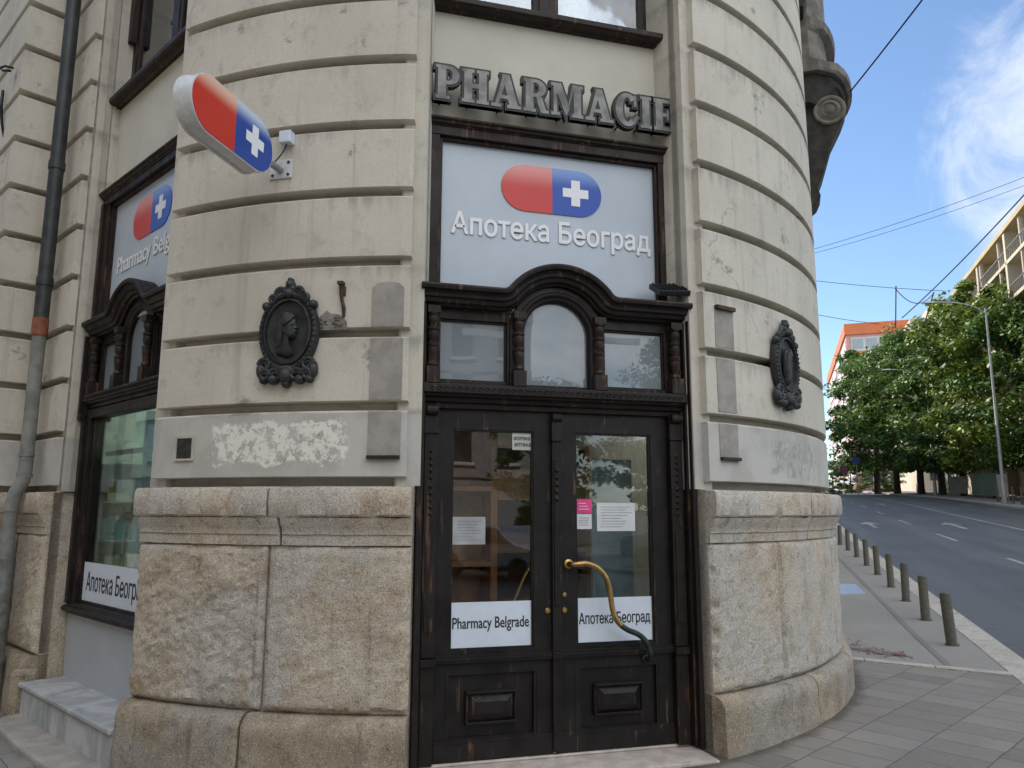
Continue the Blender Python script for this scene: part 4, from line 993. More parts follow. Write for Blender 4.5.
# floodlight on the cornice, white box by the letters
root = empty('floodlight', (.905, .12, 3.19)); tag(root, 'flat black floodlight on the right end of the door cornice', 'floodlight')
b = MB(); Mf = T((.885, .13, 3.30)) @ Matrix.Rotation(R_(30), 4, 'X') @ Matrix.Rotation(R_(-4), 4, 'Y')
b.box(-.125, .125, -.11, .10, -.018, .022, Mf); 
for k in range(7): b.box(-.11+.034*k, -.10+.034*k, -.09, .09, .022, .036, Mf)
b.build('lamp_housing', BLACKM, root, bevel=.004)
b = MB(); b.box(-.11, .11, -.095, .085, -.0215, -.0185, Mf); b.build('lamp_glass', plain('dark_glass', (.03, .03, .035), .1), root)
for xa in (.785, .985):
    b = MB(); b.tube([(xa, .12, 3.181), (xa-.002, .13, 3.30)], .006, 6); b.build('yoke', BLACKM, root)
b = MB(); b.box(.955, 1.015, .285, .34, 4.53, 4.60); tag(b.build('sensor_box', WHITE, bevel=.006), 'tiny white box on the wall under the last letter of the word', 'sensor')

# notices and white strips on the glass
def sheet_on(name, x0, x1, z0, z1, y, mat, label, cat, M=None, group=None):
    M = M or Matrix.Identity(4); root = empty(name, M @ Vector(((x0+x1)/2, y, z0))); tag(root, label, cat, group)
    b = MB(); b.box(x0, x1, y-.001, y+.001, z0, z1); b.build('sheet', mat, root, M=M); return root
I4 = Matrix.Identity(4)
r = sheet_on('door_sign', -.757, -.18, .742, 1.035, .2195, WHITE, 'white strip reading Pharmacy Belgrade at the foot of the left door glass', 'door sign')
lettering('Pharmacy Belgrade', INK, r, T((-.735, .218, .865)), .075, .53, .0008, .0015)
r = sheet_on('door_sign', .14, .722, .742, 1.04, .2195, WHITE, 'white strip reading the Cyrillic pharmacy name at the foot of the right door glass', 'door sign')
lettering('Апотека Београд', INK, r, T((.16, .218, .865)), .075, .54, .0008, .0015)
r = sheet_on('shop_sign', -.83, .60, .855, 1.185, .292, WHITE, 'white strip with large Cyrillic lettering at the foot of the left shop window', 'window sign', MS)
lettering('Апотека Београд', INK, r, MS @ T((-.745, .2895, .95)), .155, 1.28, .0008, .002)
def lines(b, x0, x1, z0, z1, n, y):
    for k in range(n):
        z_ = z1-(z1-z0)*(k+.5)/n; xa = x0+random.uniform(0, .1)*(x1-x0); xb = x1-random.uniform(0, .35)*(x1-x0); b.box(xa, xb, y-.0006, y, z_-.0018, z_+.0018)
GREYI = plain('grey_ink', (.22, .22, .24), .7, bump=0)
def notice(x0, x1, z0, z1, label, n, mat=PAPER, ink=None):
    r = sheet_on('paper_notice', x0, x1, z0, z1, .2195, mat, label, 'notice')
    b = MB(); lines(b, x0+.02, x1-.02, z0+.02, z1-.02, n, .2183); b.build('print', ink or GREYI, r); return r
notice(-.745, -.515, 1.415, 1.60, 'landscape sheet of small print taped to the left door glass', 7, plain('dim_paper', (.36, .37, .38), .7, bump=.02))
notice(.305, .60, 1.50, 1.70, 'white landscape sheet on the right door glass beside the pink leaflet', 8)
notice(.143, .268, 1.625, 1.725, 'bright pink leaflet high on the right door glass', 3, plain('pink', (.66, .05, .22), .5, bump=0), WHITEL)
notice(.145, .265, 1.515, 1.62, 'small white leaflet directly under the pink one on the right door', 4)
r = sheet_on('hours_label', -.325, -.180, 2.065, 2.19, .2195, plain('cream_paper', (.50, .52, .46), .6, bump=0), 'pale label with Cyrillic print in the top corner of the left door glass', 'label')
lettering('апотека', INK, r, T((-.315, .2183, 2.135)), .03, .12, .0006, .001); lettering('аптека', INK, r, T((-.31, .2183, 2.09)), .03, .12, .0006, .001)

# ------------------------------------------------------------------ inside the shop
def shelf_unit(M, W, D, H, label, mat, group=None):
    root = empty('display_shelf', M @ Vector((0, 0, 0))); tag(root, label, 'shelf', group)
    b = MB()
    for s in (0, 1): b.box(s*(W-.05), s*(W-.05)+.05, 0, D, 0, H, M)
    b.build('upright', mat, root)
    b = MB(); b.box(.05, W-.05, D-.02, D, 0, H, M); b.build('back_board', mat, root)
    for k in range(5):
        b = MB(); b.box(.05, W-.05, .005, D-.02, .08+k*(H-.12)/4, .115+k*(H-.12)/4, M); b.build('shelf', mat, root)
    return root
shelf_unit(T((-1.10, .72, .035)), .80, .32, 2.35, 'orange-brown wooden shelf unit behind the left door leaf', SHELFW)
shelf_unit(T((-.1, 2.9, .035)), 1.4, .35, 2.3, 'tall dark shelf unit at the back of the shop behind the doors', plain('dark_shelf', (.09, .05, .03), .5))
PCOL = [plain('box_'+n, c, .45, bump=0) for n, c in (('white', (.6, .6, .58)), ('green', (.05, .28, .14)), ('red', (.5, .05, .05)), ('pink', (.6, .2, .28)), ('teal', (.05, .25, .28)), ('yellow', (.55, .4, .08)))]
CN = ['white', 'green', 'red', 'pink', 'teal', 'yellow']
boxm = MB(); boxm.box(-.04, .04, -.025, .025, 0, .12)
botm = MB(); botm.lathe((0,0,0), [(.001, 0), (.03, .002), (.032, .02), (.032, .09), (.014, .115), (.014, .13)], 12); 
capm = MB(); capm.lathe((0,0,0), [(.001, .128), (.017, .128), (.017, .155), (.001, .156)], 12)
protos = {}
GRP = 'medicine packs on the window display'
def pack(M, i, where):
    c = CN[i % 6]
    if i % 3 == 2:
        root = empty('bottle', (0,0,0)); root.matrix_basis = M; tag(root, '%s bottle with white cap %s' % (c, where), 'bottle', GRP)
        k = ('b', c)
        if k not in protos:
            o = botm.build('bottle_body', PCOL[i % 6], smooth=True); o2 = capm.build('bottle_cap', PCOL[0], smooth=True); protos[k] = (o, o2)
            o.parent = root; o2.parent = root
        else:
            for o in protos[k]: d = o.copy(); COL.objects.link(d); d.parent = root
    else:
        if c not in protos: o = boxm.build('medicine_pack', PCOL[i % 6]); protos[c] = o
        else: o = protos[c].copy(); COL.objects.link(o)
        o.matrix_basis = M @ Matrix.Diagonal((random.uniform(.8, 1.4), 1, random.uniform(.7, 1.3), 1)); tag(o, '%s medicine pack %s' % (c, where), 'pack', GRP)
LIT = bpy.data.materials.new('added_fill_glow'); LIT.use_nodes = True; _b = LIT.node_tree.nodes['Principled BSDF']; _b.inputs['Emission Color'].default_value = (1, .93, .82, 1); _b.inputs['Emission Strength'].default_value = 40
LIT2 = LIT.copy(); LIT2.node_tree.nodes['Principled BSDF'].inputs['Emission Strength'].default_value = 11
def fill_lamp(M, label, LIT=LIT):  # added lamp, source unseen, put in to brighten the shop interior
    root = empty('added_fill_lamp', M @ Vector((0, 0, 3.2))); tag(root, label, 'lamp')
    b = MB(); b.box(-.62, .62, -.07, .07, 3.15, 3.215, M); b.build('housing', WHITE, root)
    b = MB(); b.box(-.60, .60, -.05, .05, 3.135, 3.149, M); b.build('fill_tube', LIT, root)
fill_lamp(T((0, 1.6, 0)), 'added ceiling strip lamp brightening the shop behind the entrance doors')
fill_lamp(ML @ T((-.2, .75, -.50)), 'added strip lamp over the display rack, brightening the left shop window', LIT2)
# window display: glass shelves with packs
WS = empty('display_rack', ML @ Vector((-.8, .5, .74))); tag(WS, 'pale green display rack with shelves just inside the left shop window', 'display rack')
b = MB(); b.box(-1.06, -1.01, .345, 1.3, .74, 2.6, ML); b.box(-1.01, 1.1, 1.25, 1.3, .74, 2.6, ML); b.build('back_panel', plain('green_board', (.23, .30, .25), .6, var=.25), WS)
PSH = plain('pale_shelf', (.46, .52, .50), .25, bump=0)
for k in range(4):
    b = MB(); b.box(-1.005, -.50, .37, .74, 1.02+.34*k, 1.035+.34*k, ML); b.build('shelf', PSH, WS)
b = MB(); b.box(-1.0, .95, .36, .90, .70, .80, ML); b.build('display_base', WHITE, WS)
rows = ['on the lowest shelf of the window display rack', 'on the second shelf of the window display rack', 'on the third shelf of the window display rack', 'on the top shelf of the window display rack']
i = 0
for k in range(4):
    for j in range(7):
        pack(ML @ T((-.95+.11*(j % 4)+random.uniform(-.02, .02), .44+.16*(j//4)+random.uniform(0, .05), 1.036+.34*(k-1) if k else .80)) @ RZ(random.uniform(.6, 1.4)) @ Matrix.Diagonal((1.25, 1.25, 1.35, 1)), random.randrange(18), rows[k]); i += 1
# roll-up banner behind the right door leaf
root = empty('display_banner', (.62, .75, .035)); tag(root, 'tall pale blue roll-up banner standing inside the right door leaf', 'banner')
b = MB(); b.box(.48, .82, .75, .756, .10, 2.05); b.build('banner_sheet', plain('pale_blue', (.28, .38, .46), .5, bump=0), root)
b = MB(); b.box(.46, .84, .70, .80, .036, .10); b.build('banner_foot', ZINC, root, bevel=.01)

# ------------------------------------------------------------------ marble bench step at the left window
root = empty('marble_step', ML @ Vector((0, .05, -.1))); tag(root, 'low grey marble step across the foot of the left shop window', 'step')
b = MB(); b.box(-1.0, 1.06, -.125, .27, .165, .20, ML); b.build('tread', MARBLE, root, bevel=.008)
b = MB()
for k in range(5): b.box(-.97+.405*k, -.97+.405*(k+1)-.004, -.10+.0005*k, .2, -.3, .163, ML)
b.build('riser', MARBLE, root)
b = MB(); rs = []
b.prism([(-1.02, .1), (-1.02, -.2), (-.95, -.27), (-.6, -.33), (0, -.36), (.6, -.36), (1.1, -.33), (1.1, .1)], -.5, -.055, 'z', ML)
b.build('lower_tread', plain('worn_stone', (.33, .30, .26), .8, var=.15, scale=6, bump=.3), root, bevel=.02)
b = MB(); b.prism([(-1.18, .02), (-1.18, -.13), (-1.10, -.16), (-1.01, -.13), (-1.01, .05)], -.4, .30, 'z', ML)
tag(b.build('guard_stone', GRANITE_D, bevel=.05), 'rounded granite guard stone at the left end of the marble step', 'stone')

# ------------------------------------------------------------------ downpipe in the inner corner on the left
def LB(x, y, z): v = ML @ Vector((x, y, z)); return v
px_, py_ = -1.45, -.12
DP = empty('downpipe', LB(px_, py_, 0)); tag(DP, 'drainpipe in the far left corner, black above its rust collar and grey below', 'downpipe')
b = MB(); b.tube([LB(px_, py_, 3.30), LB(px_, py_, 12)], .066, 18)
for z_ in (4.93, 3.75): b.tube([LB(px_, py_, z_), LB(px_, py_, z_+.08)], .075, 18)
b.build('upper_pipe', PIPE_D, DP, smooth=True)
b = MB(); b.tube([LB(px_, py_, 3.26), LB(px_, py_, 3.43)], .071, 18); b.build('collar', PIPE_R, DP, smooth=True)
b = MB(); b.tube([LB(px_, py_, 3.3), LB(px_, py_, 2.2), LB(px_, py_, 2.0), LB(px_-.004, py_-.008, 1.9), LB(px_-.025, py_-.05, 1.80), LB(px_-.03, py_-.07, 1.68), LB(px_-.03, py_-.075, 1.5), LB(px_-.03, py_-.075, 1.1)], .060, 18)
for z_ in (2.12, ): b.tube([LB(px_, py_, z_), LB(px_, py_, z_+.03)], .066, 18)
b.tube([LB(px_-.03, py_-.075, 1.62), LB(px_-.03, py_-.075, 1.66)], .067, 18); b.tube([LB(px_-.004, py_, 1.93), LB(px_, py_, 1.97)], .067, 18)
b.build('lower_pipe', PIPE_G, DP, smooth=True)
b = MB(); b.tube([LB(px_-.03, py_-.075, 1.2), LB(px_-.03, py_-.075, -.3)], .072, 18); b.tube([LB(px_-.03, py_-.075, .30), LB(px_-.03, py_-.075, .33)], .08, 18); b.build('iron_foot', plain('iron_foot', (.17, .18, .17), .6, .2, var=.35, scale=8, bump=.3), DP, smooth=True)
# iron hooks on the far pier
for (px, py, lab) in ((14, 66, 'upper iron hook on the far left pier'), (8, 100, 'hanging iron hook chain on the far left pier')):
    p = None
b = MB(); h0 = LB(-2.05, -.45, 6.12)
b.tube([h0, h0+Vector((-.05, -.06, -.02)), h0+Vector((-.09, -.08, -.06)), h0+Vector((-.06, -.09, -.09)), h0+Vector((0, -.05, -.06))], .012, 6)
tag(b.build('iron_hook', BLACKM), 'small curled iron hook on the far left pier, level with the upper window', 'hook')
b = MB(); h0 = LB(-2.38, -.45, 6.0)
b.tube([h0, h0+Vector((.02, -.06, -.2)), h0+Vector((.05, -.06, -.42)), h0+Vector((.09, -.05, -.58)), h0+Vector((.16, -.05, -.60))], [.016, .02, .014, .018, .012], 6)
tag(b.build('iron_hanger', BLACKM), 'black wrought iron hanger at the very edge of the far left pier', 'hanger')

# ------------------------------------------------------------------ street furniture
def bollard():
    root = empty('bollard', (0,0,0))
    b = MB(); b.lathe((0,0,0), [(.062, -.05), (.062, .0), (.058, .03), (.057, .54), (.054, .566), (.045, .574), (.001, .576)], 18); b.build('post', BOLL, root, smooth=True)
    b = MB(); b.lathe((0,0,0), [(.078, -.02), (.078, .008), (.06, .014)], 18); b.build('foot_collar', BOLL, root, smooth=True)
    return root
BP = [(5.36, 2.30), (6.35, 3.71), (7.39, 5.19), (8.40, 6.64), (9.55, 8.30), (10.6, 9.85), (11.8, 11.62), (12.9, 13.3), (14.0, 15.0), (15.1, 16.7), (16.2, 18.3), (17.3, 19.9)]
ORD = ['nearest bollard, leaning slightly left, where the stone band meets the kerb', 'second bollard along the kerb from the stone band', 'third bollard along the kerb from the stone band', 'fourth bollard along the kerb from the stone band', 'fifth bollard along the kerb from the stone band', 'sixth bollard along the kerb from the stone band', 'seventh bollard along the kerb from the stone band', 'eighth bollard along the kerb, counted from the stone band', 'ninth bollard along the kerb, half lost beside the building edge', 'tenth bollard along the kerb, almost hidden by the granite plinth', 'eleventh bollard, hidden behind the granite plinth', 'twelfth bollard, hidden behind the granite plinth']
proto = bollard()
for i, (x, y) in enumerate(BP[:10]):
    o = proto if i == 0 else copy_tree(proto)
    tilt = R_(-5) if i == 0 else R_(random.uniform(-2.2, .5))
    o.matrix_basis = T((x, y, zg(x, y))) @ Matrix.Rotation(tilt, 4, 'Y') @ Matrix.Rotation(R_(random.uniform(-1.5, 1.5)), 4, 'X')
    tag(o, ORD[i], 'bollard', 'bollards along the near kerb')
b = MB(); q = [(7.81, 7.42), (8.16, 7.25), (7.40, 6.08), (6.86, 6.21)]
b.add([(x, y, zg(x, y)+.004) for x, y in q] + [(x, y, zg(x, y)-.02) for x, y in q], [(0,1,2,3),(0,4,5,1),(1,5,6,2),(2,6,7,3),(3,7,4,0)])
tag(b.build('manhole_cover', plain('pale_plate', (.33, .38, .46), .4, .3, var=.1)), 'pale blue-grey steel cover plate set in the asphalt walk beside the building', 'cover plate')
# leaf litter by the plinth; its bluish colour paints in reflected light
b = MB()
for k in range(430):
    t = random.random()**1.4; wv = .17*(1-t)+.05; cx, cy = 4.02+.44*t+random.gauss(0, wv), 2.98-.98*t+random.gauss(0, wv)+.16*(1-t)
    if math.hypot(cx-AX[0], cy-AX[1]) < RC+.14: continue
    a_ = random.uniform(0, 6.28); l = random.uniform(.012, .04); z_ = zg(cx, cy)+.006
    b.add([(cx+l*math.cos(a_), cy+l*math.sin(a_), z_+random.uniform(0, .012)), (cx-l*.5*math.sin(a_), cy+l*.5*math.cos(a_), z_), (cx-l*math.cos(a_), cy-l*math.sin(a_), z_+random.uniform(0, .01)), (cx+l*.5*math.sin(a_), cy-l*.5*math.cos(a_), z_)], [(0,1,2,3)])
tag(b.build('leaf_litter', m_leaf('litter', (.34, .13, .05), (.26, .31, .40))), 'scatter of dry leaves with painted bluish light reflections along the stone band at the plinth foot', 'litter', kind='stuff')

# ------------------------------------------------------------------ trees
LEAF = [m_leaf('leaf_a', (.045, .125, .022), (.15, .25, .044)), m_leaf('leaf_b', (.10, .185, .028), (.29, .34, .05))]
BARK = plain('bark', (.06, .05, .04), .95, var=.3, scale=6, bump=.6, bs=20)
def make_crown(seed, mat, hgt=1.0, n=12500, leaf=.185):
    rnd = random.Random(seed); b = MB(); cl = []
    for k in range(80):
        a_, r, z_ = rnd.uniform(0, 6.283), math.sqrt(rnd.random()), rnd.random()
        env = 1.0*math.sin(math.pi*(.12+.80*z_))**.7
        cl.append((r*env*4.7*math.cos(a_), r*env*4.7*math.sin(a_), 2.3+z_*10.8*hgt, rnd.uniform(.6, 1.45)))
    per = n//len(cl)
    for cx, cy, cz_, cr in cl:
        for k in range(per):
            d = Vector((rnd.gauss(0, 1), rnd.gauss(0, 1), rnd.gauss(0, 1))).normalized()*cr*(rnd.random()**.4); d.z *= .62
            p = Vector((cx, cy, cz_))+d; nn = (d.normalized()*.6+Vector((rnd.gauss(0, .5), rnd.gauss(0, .5), .7+rnd.gauss(0, .4)))).normalized()
            t1 = nn.orthogonal().normalized(); t1 = Matrix.Rotation(rnd.uniform(0, 6.28), 3, nn) @ t1; t2 = nn.cross(t1); s_ = leaf*rnd.uniform(.6, 1.3)
            b.add([p+t1*s_, p+t2*s_*.55, p-t1*s_, p-t2*s_*.55], [(0,1,2,3)])
    return b.build('crown', mat)
def make_trunk(seed):
    rnd = random.Random(seed); b = MB(); P = [Vector((0, 0, -.3)), Vector((.02, 0, .5)), Vector((rnd.uniform(-.15, .15), 0, 2.5)), Vector((rnd.uniform(-.3, .3), .1, 5)), Vector((0, 0, 9))]
    b.tube(P, [.34, .27, .23, .18, .07], 10)
    for k in range(6):
        a_ = k*1.05+rnd.random(); z_ = 3.0+k*.6; p = Vector((0, 0, z_)); e_ = Vector((math.cos(a_), math.sin(a_), 0))
        b.tube([p, p+e_*.9+Vector((0, 0, .9)), p+e_*2.4+Vector((0, 0, 2.0))], [.12, .09, .03], 7)
    return b.build('trunk', BARK, smooth=True)
protoT = []
def tree(u, v, sc, k, label, rot, group='plane trees along the far side of the street'):
    x, y = uvxy(u, v); root = empty('street_tree', (0,0,0)); root.matrix_basis = T((x, y, zg(x, y))) @ RZ(rot) @ Matrix.Diagonal((sc, sc, sc, 1))
    tag(root, label, 'tree', group)
    if k >= len(protoT):
        c_, t_ = make_crown(11+k*7, LEAF[k % 2]), make_trunk(5+k); protoT.append((c_, t_)); c_.parent = root; t_.parent = root
    else:
        for o in protoT[k]: d = o.copy(); COL.objects.link(d); d.parent = root
TL = [(50, 14.6, 1.06, 0, 'green street tree behind the tall lamp post, right of the fence'), (36, 15.2, 1.0, 0, 'street tree cut by the right edge of the photo'),
 (57, 13.8, 1.30, 1, 'light green tall tree reaching the balconies, left of the lamp post'), (66, 13.2, 1.08, 0, 'dark tree over the green hoarding, third from the lamp post'),
 (75, 13.0, 1.32, 0, 'dark street tree in the middle of the row, fourth from the lamp post'), (85, 12.6, 1.42, 2, 'dense dark tree near the left end of the row, behind its neighbours'),
 (95, 11.4, 1.47, 0, 'dark tree with wide crown second from the left end of the row'), (106, 10.3, 1.52, 2, 'leftmost large tree of the row, against the pink building')]
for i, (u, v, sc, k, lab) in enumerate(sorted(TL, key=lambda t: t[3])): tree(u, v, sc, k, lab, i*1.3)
for i, (u, v, sx, sz, lab) in enumerate(((108, 4.6, .50, .44, 'small round shrub at the far end of the road, nearest the building edge'), (122, 8.2, .62, .50, 'low bushy shrub at the far end of the road, behind the road signs'), (118, 12.5, .7, .46, 'broad low shrub at the far end of the road, under the leftmost tree'))):
    x, y = uvxy(u, v); root = empty('shrub', (0,0,0)); root.matrix_basis = T((x, y, zg(x, y)-1.1)) @ RZ(i*1.7) @ Matrix.Diagonal((sx, sx, sz, 1)); tag(root, lab, 'shrub', 'shrubs at the far end of the street')
    for o in protoT[i % 2]: d = o.copy(); COL.objects.link(d); d.parent = root

# far side: lamps, fence, boards, cabinet
LAMPG = plain('lamp_grey', (.36, .37, .37), .45, .4, var=.08)
def lamp(u, v, h, label, arm=True):
    x, y = uvxy(u, v); z_ = zg(x, y); root = empty('street_lamp', (x, y, z_)); tag(root, label, 'street lamp', 'lamp posts on the far pavement')
    b = MB(); b.lathe((x, y, z_), [(.16, -.2), (.16, 1.2), (.11, 1.3), (.06, h)], 12); b.build('post', LAMPG, root, smooth=True)
    d = Vector((-VD.x, -VD.y, 0)); b = MB(); top = Vector((x, y, z_+h-.4))
    P = bz(top, top+d*.6+Vector((0, 0, .7)), top+d*1.6+Vector((0, 0, 1.0)), top+d*2.9+Vector((0, 0, 1.05)), 10); b.tube(P, .05, 8); b.build('arm', LAMPG, root, smooth=True)
    b = MB(); q = P[-1]; side = Vector((d.y, -d.x, 0)); rs = []
    for t, w_, hh_ in ((0, .05, .05), (.12, .14, .09), (.5, .17, .10), (.85, .10, .05)):
        c_ = q+d*t; rs.append([c_+side*w_+Vector((0,0,-.03)), c_+side*w_*.6+Vector((0,0,hh_)), c_-side*w_*.6+Vector((0,0,hh_)), c_-side*w_+Vector((0,0,-.03))])
    b.rings(rs); b.build('lamp_head', LAMPG, root)
lamp(44, 11.15, 12.9, 'tall grey lamp post with curved arm on the far pavement, right of the trees')
lamp(68, 11.2, 11.5, 'thin grey lamp post farther down the far pavement, among the crowns')
GREENB = plain('green_board_fence', (.04, .10, .06), .6, var=.3, scale=3); CONC = plain('concrete', (.30, .29, .27), .9)
def board(u0, u1, v, h, mat, label, cat, name):
    x0, y0 = uvxy(u0, v); x1, y1 = uvxy(u1, v); root = empty(name, (x0, y0, zg(x0, y0))); tag(root, label, cat)
    n = Vector((VD.x, VD.y, 0)); b = MB(); a_ = Vector((x0, y0, zg(x0, y0)+.25)); c_ = Vector((x1, y1, zg(x1, y1)+.25)); H = Vector((0, 0, h))
    b.add([a_, c_, c_+H, a_+H, a_+n*.04, c_+n*.04, c_+H+n*.04, a_+H+n*.04], [(0,1,2,3),(7,6,5,4),(0,4,5,1),(1,5,6,2),(2,6,7,3),(3,7,4,0)]); b.build('panel', mat, root)
    for p in (a_, (a_+c_)/2, c_):
        k = MB(); q = p-Vector((0,0,.3)); k.tube([q+n*.08, q+n*.08+Vector((0,0,h+.45))], .04, 6); k.build('post', CONC, root)
    return root
board(52, 60, 12.6, 1.7, GREENB, 'dark green hoarding under the trees on the far pavement', 'hoarding', 'hoarding')
board(48.5, 51, 12.4, 1.6, plain('poster', (.42, .36, .34), .5, var=.4, scale=1.2), 'pale poster board under the trees left of the lamp post', 'poster board', 'poster_board')
board(62, 69, 12.6, 1.5, plain('grey_fence', (.16, .17, .16), .7, var=.3, scale=3), 'grey hoarding left of the green one under the trees', 'hoarding', 'hoarding')
for i in range(5):
    u = 40+i*1.9; x, y = uvxy(u, 11.6); b = MB(); b.lathe((x, y, zg(x, y)), [(.06, -.1), (.06, 1.0), (.02, 1.05)], 8)
    tag(b.build('bollard', BOLL, smooth=True), 'grey post on the far pavement near the lamp post', 'bollard', 'posts along the far kerb')
# road signs at the far end
def rsign(u, v, h, col, label):
    x, y = uvxy(u, v); z_ = zg(x, y); root = empty('road_sign', (x, y, z_)); tag(root, label, 'road sign'); b = MB(); b.tube([(x, y, z_-.2), (x, y, z_+h+.5)], .05, 8); b.build('post', LAMPG, root)
    b = MB(); Mr = T((x, y, z_+h)) @ RZ(math.atan2(UD.y, UD.x)-math.pi/2) @ Matrix.Rotation(R_(90), 4, 'X'); b.lathe((0,0,0), [(.001, .06), (.5, .06), (.5, .09), (.001, .09)], 20, Mr); b.build('disc', col, root)
rsign(92, 6.6, 4.2, BLUE, 'round blue road sign on a post at the far end of the street')
rsign(92, 5.1, 3.2, plain('dark_red_blue', (.16, .03, .10), .4), 'round dark red and blue road sign at the far end of the street')

# ------------------------------------------------------------------ buildings beyond
CREAM = plain('cream_render', (.50, .43, .33), .85, var=.08, scale=.5, bump=.05); CREAMD = plain('beige_soffit', (.42, .33, .20), .85, var=.08, scale=.5, bump=.05)
WIN = plain('dark_window', (.04, .05, .06), .12, var=.3, scale=.6, bump=0); WFR = plain('white_frame', (.55, .55, .54), .6)
def UVZ(u, v, z_): x, y = uvxy(u, v); return Vector((x, y, z_))
def uvbox(b, u0, u1, v0, v1, z0, z1):
    vs = [UVZ(u, v, z_) for u in (u0, u1) for v in (v0, v1) for z_ in (z0, z1)]
    b.add(vs, [(0,1,3,2),(4,6,7,5),(0,4,5,1),(2,3,7,6),(0,2,6,4),(1,5,7,3)])
AP = empty('apartment_block', UVZ(30, 16, 2)); tag(AP, 'cream apartment block with deep balconies and columns at the right edge', 'building')
b = MB(); uvbox(b, 24, 73, 16.6, 30, 0, 23.2); b.build('wall', CREAM, AP)
b = MB(); uvbox(b, 23.5, 73.5, 15.0, 30.5, 23.2, 23.6); b.build('roof', CREAMD, AP)
fl = [20.6-2.95*k for k in range(6)]
for z_ in fl:
    b = MB(); uvbox(b, 24, 73, 15.1, 16.6, z_, z_+.28); b.build('balcony_slab', CREAM, AP)
    b = MB(); uvbox(b, 24, 73, 15.12, 15.16, z_+1.15, z_+1.22)
    for k in range(98): uvbox(b, 24+.5*k, 24+.5*k+.05, 15.12, 15.16, z_+.28, z_+1.15)
    b.build('railing', plain('rail_grey', (.16, .15, .13), .5) if z_ == fl[0] else bpy.data.materials['rail_grey'], AP)
for k in range(8):
    b = MB(); u = 26+6*k; p0 = UVZ(u, 15.35, 0); b.tube([p0+Vector((0,0,3)), p0+Vector((0,0,23.2))], .2, 8); b.build('column', CREAM, AP)
for fi, z_ in enumerate(fl):
    for k in range(7):
        u = 26.5+6*k; b = MB(); uvbox(b, u, u+2.6, 16.55, 16.65, z_+.45, z_+2.5); w_ = b.build('window', WIN, AP)
        b = MB()
        for q in (0, 1.27, 2.54): uvbox(b, u+q-.03, u+q+.06, 16.5, 16.56, z_+.40, z_+2.55)
        uvbox(b, u, u+2.6, 16.5, 16.555, z_+2.5, z_+2.6); b.build('frame', WFR, w_)
for u in (44.5, 53.5, 62.5):
    b = MB(); uvbox(b, u, u+.5, 15.1, 16.6, 3, 23.2); b.build('party_wall', CREAM, AP)
b = MB(); uvbox(b, 73.6, 79, 15.6, 26, 0, 22.5); b.build('annexe', CREAM, AP)
b = MB(); uvbox(b, 73.6, 78.5, 14.9, 15.1, 19.5, 23.4); b.build('blue_screen', plain('blue_panel', (.05, .09, .17), .4), AP)
# pink and orange block
PK = empty('pink_building', UVZ(150, 11, 5)); tag(PK, 'distant block with orange top storey, white windows and pink side wall', 'building')
PALEG = plain('pale_glass', (.30, .36, .40), .15); ORANGE = plain('orange', (.60, .17, .06), .7, var=.06, scale=.3, bump=0); PINK = plain('pink_wall', (.55, .30, .28), .8, var=.06, scale=.3, bump=0); PALE = plain('pale_wall', (.55, .52, .50), .8, var=.06, scale=.3, bump=0)
b = MB(); uvbox(b, 150, 215, 11.2, 28, 0, 37.6); b.build('wall', PINK, PK)
b = MB(); uvbox(b, 149.6, 215.5, 10.9, 28.3, 36.2, 38.4); b.build('parapet', ORANGE, PK)
for k in range(9):
    z_ = 33.2-3.3*k; b = MB(); uvbox(b, 149.88, 150.0, 12, 27.5, z_-.4, z_+2.4); b.build('facade_band', PALE, PK)
    for q in range(6):
        b = MB(); uvbox(b, 149.8, 149.92, 12.3+2.5*q, 14.2+2.5*q, z_+.2, z_+2.1); b.build('window', WIN if k else PALEG, PK)
    b = MB(); uvbox(b, 149.84, 149.9, 12, 27.5, z_-1.0, z_-.45); b.build('spandrel_band', ORANGE if k == 0 else PINK, PK)
    for q in range(4):
        b = MB(); uvbox(b, 151+15*q, 164+15*q, 11.05, 11.22, z_, z_+2.0); b.build('side_window', WFR, PK)
WB = empty('white_building', UVZ(84, 16, 3)); tag(WB, 'white low house with dark windows behind the trunks on the far pavement', 'building')
b = MB(); uvbox(b, 78, 100, 17, 28, 0, 15); b.build('wall', plain('white_wall', (.58, .57, .54), .85, var=.05), WB)
b = MB(); uvbox(b, 77.6, 100.4, 16.7, 28, 15, 15.5); b.build('cornice', WFR, WB)
for fz in (4.2, 8, 11.6):
    for k in range(6):
        b = MB(); uvbox(b, 79.5+3.5*k, 81+3.5*k, 16.9, 17.05, fz, fz+2.3); w_ = b.build('window', WIN, WB)
        b = MB(); uvbox(b, 79.3+3.5*k, 81.2+3.5*k, 16.84, 16.95, fz-.15, fz-.01); b.build('sill', WFR, w_)
# farther cream house whose parapet shows above the crowns
CB = empty('cream_building', UVZ(110, 18, 4)); tag(CB, 'plain cream house whose stepped parapet shows above the trees beside the balcony block', 'building')
b = MB(); uvbox(b, 112, 140, 17, 32, 0, 30); uvbox(b, 112, 128, 20, 32, 30, 32.2); b.build('wall', CREAM, CB)
for fz in range(6):
    for k in range(5):
        b = MB(); uvbox(b, 111.9, 112.05, 18+2.7*k, 19.4+2.7*k, 6+4*fz, 8.2+4*fz); b.build('window', WIN, CB)

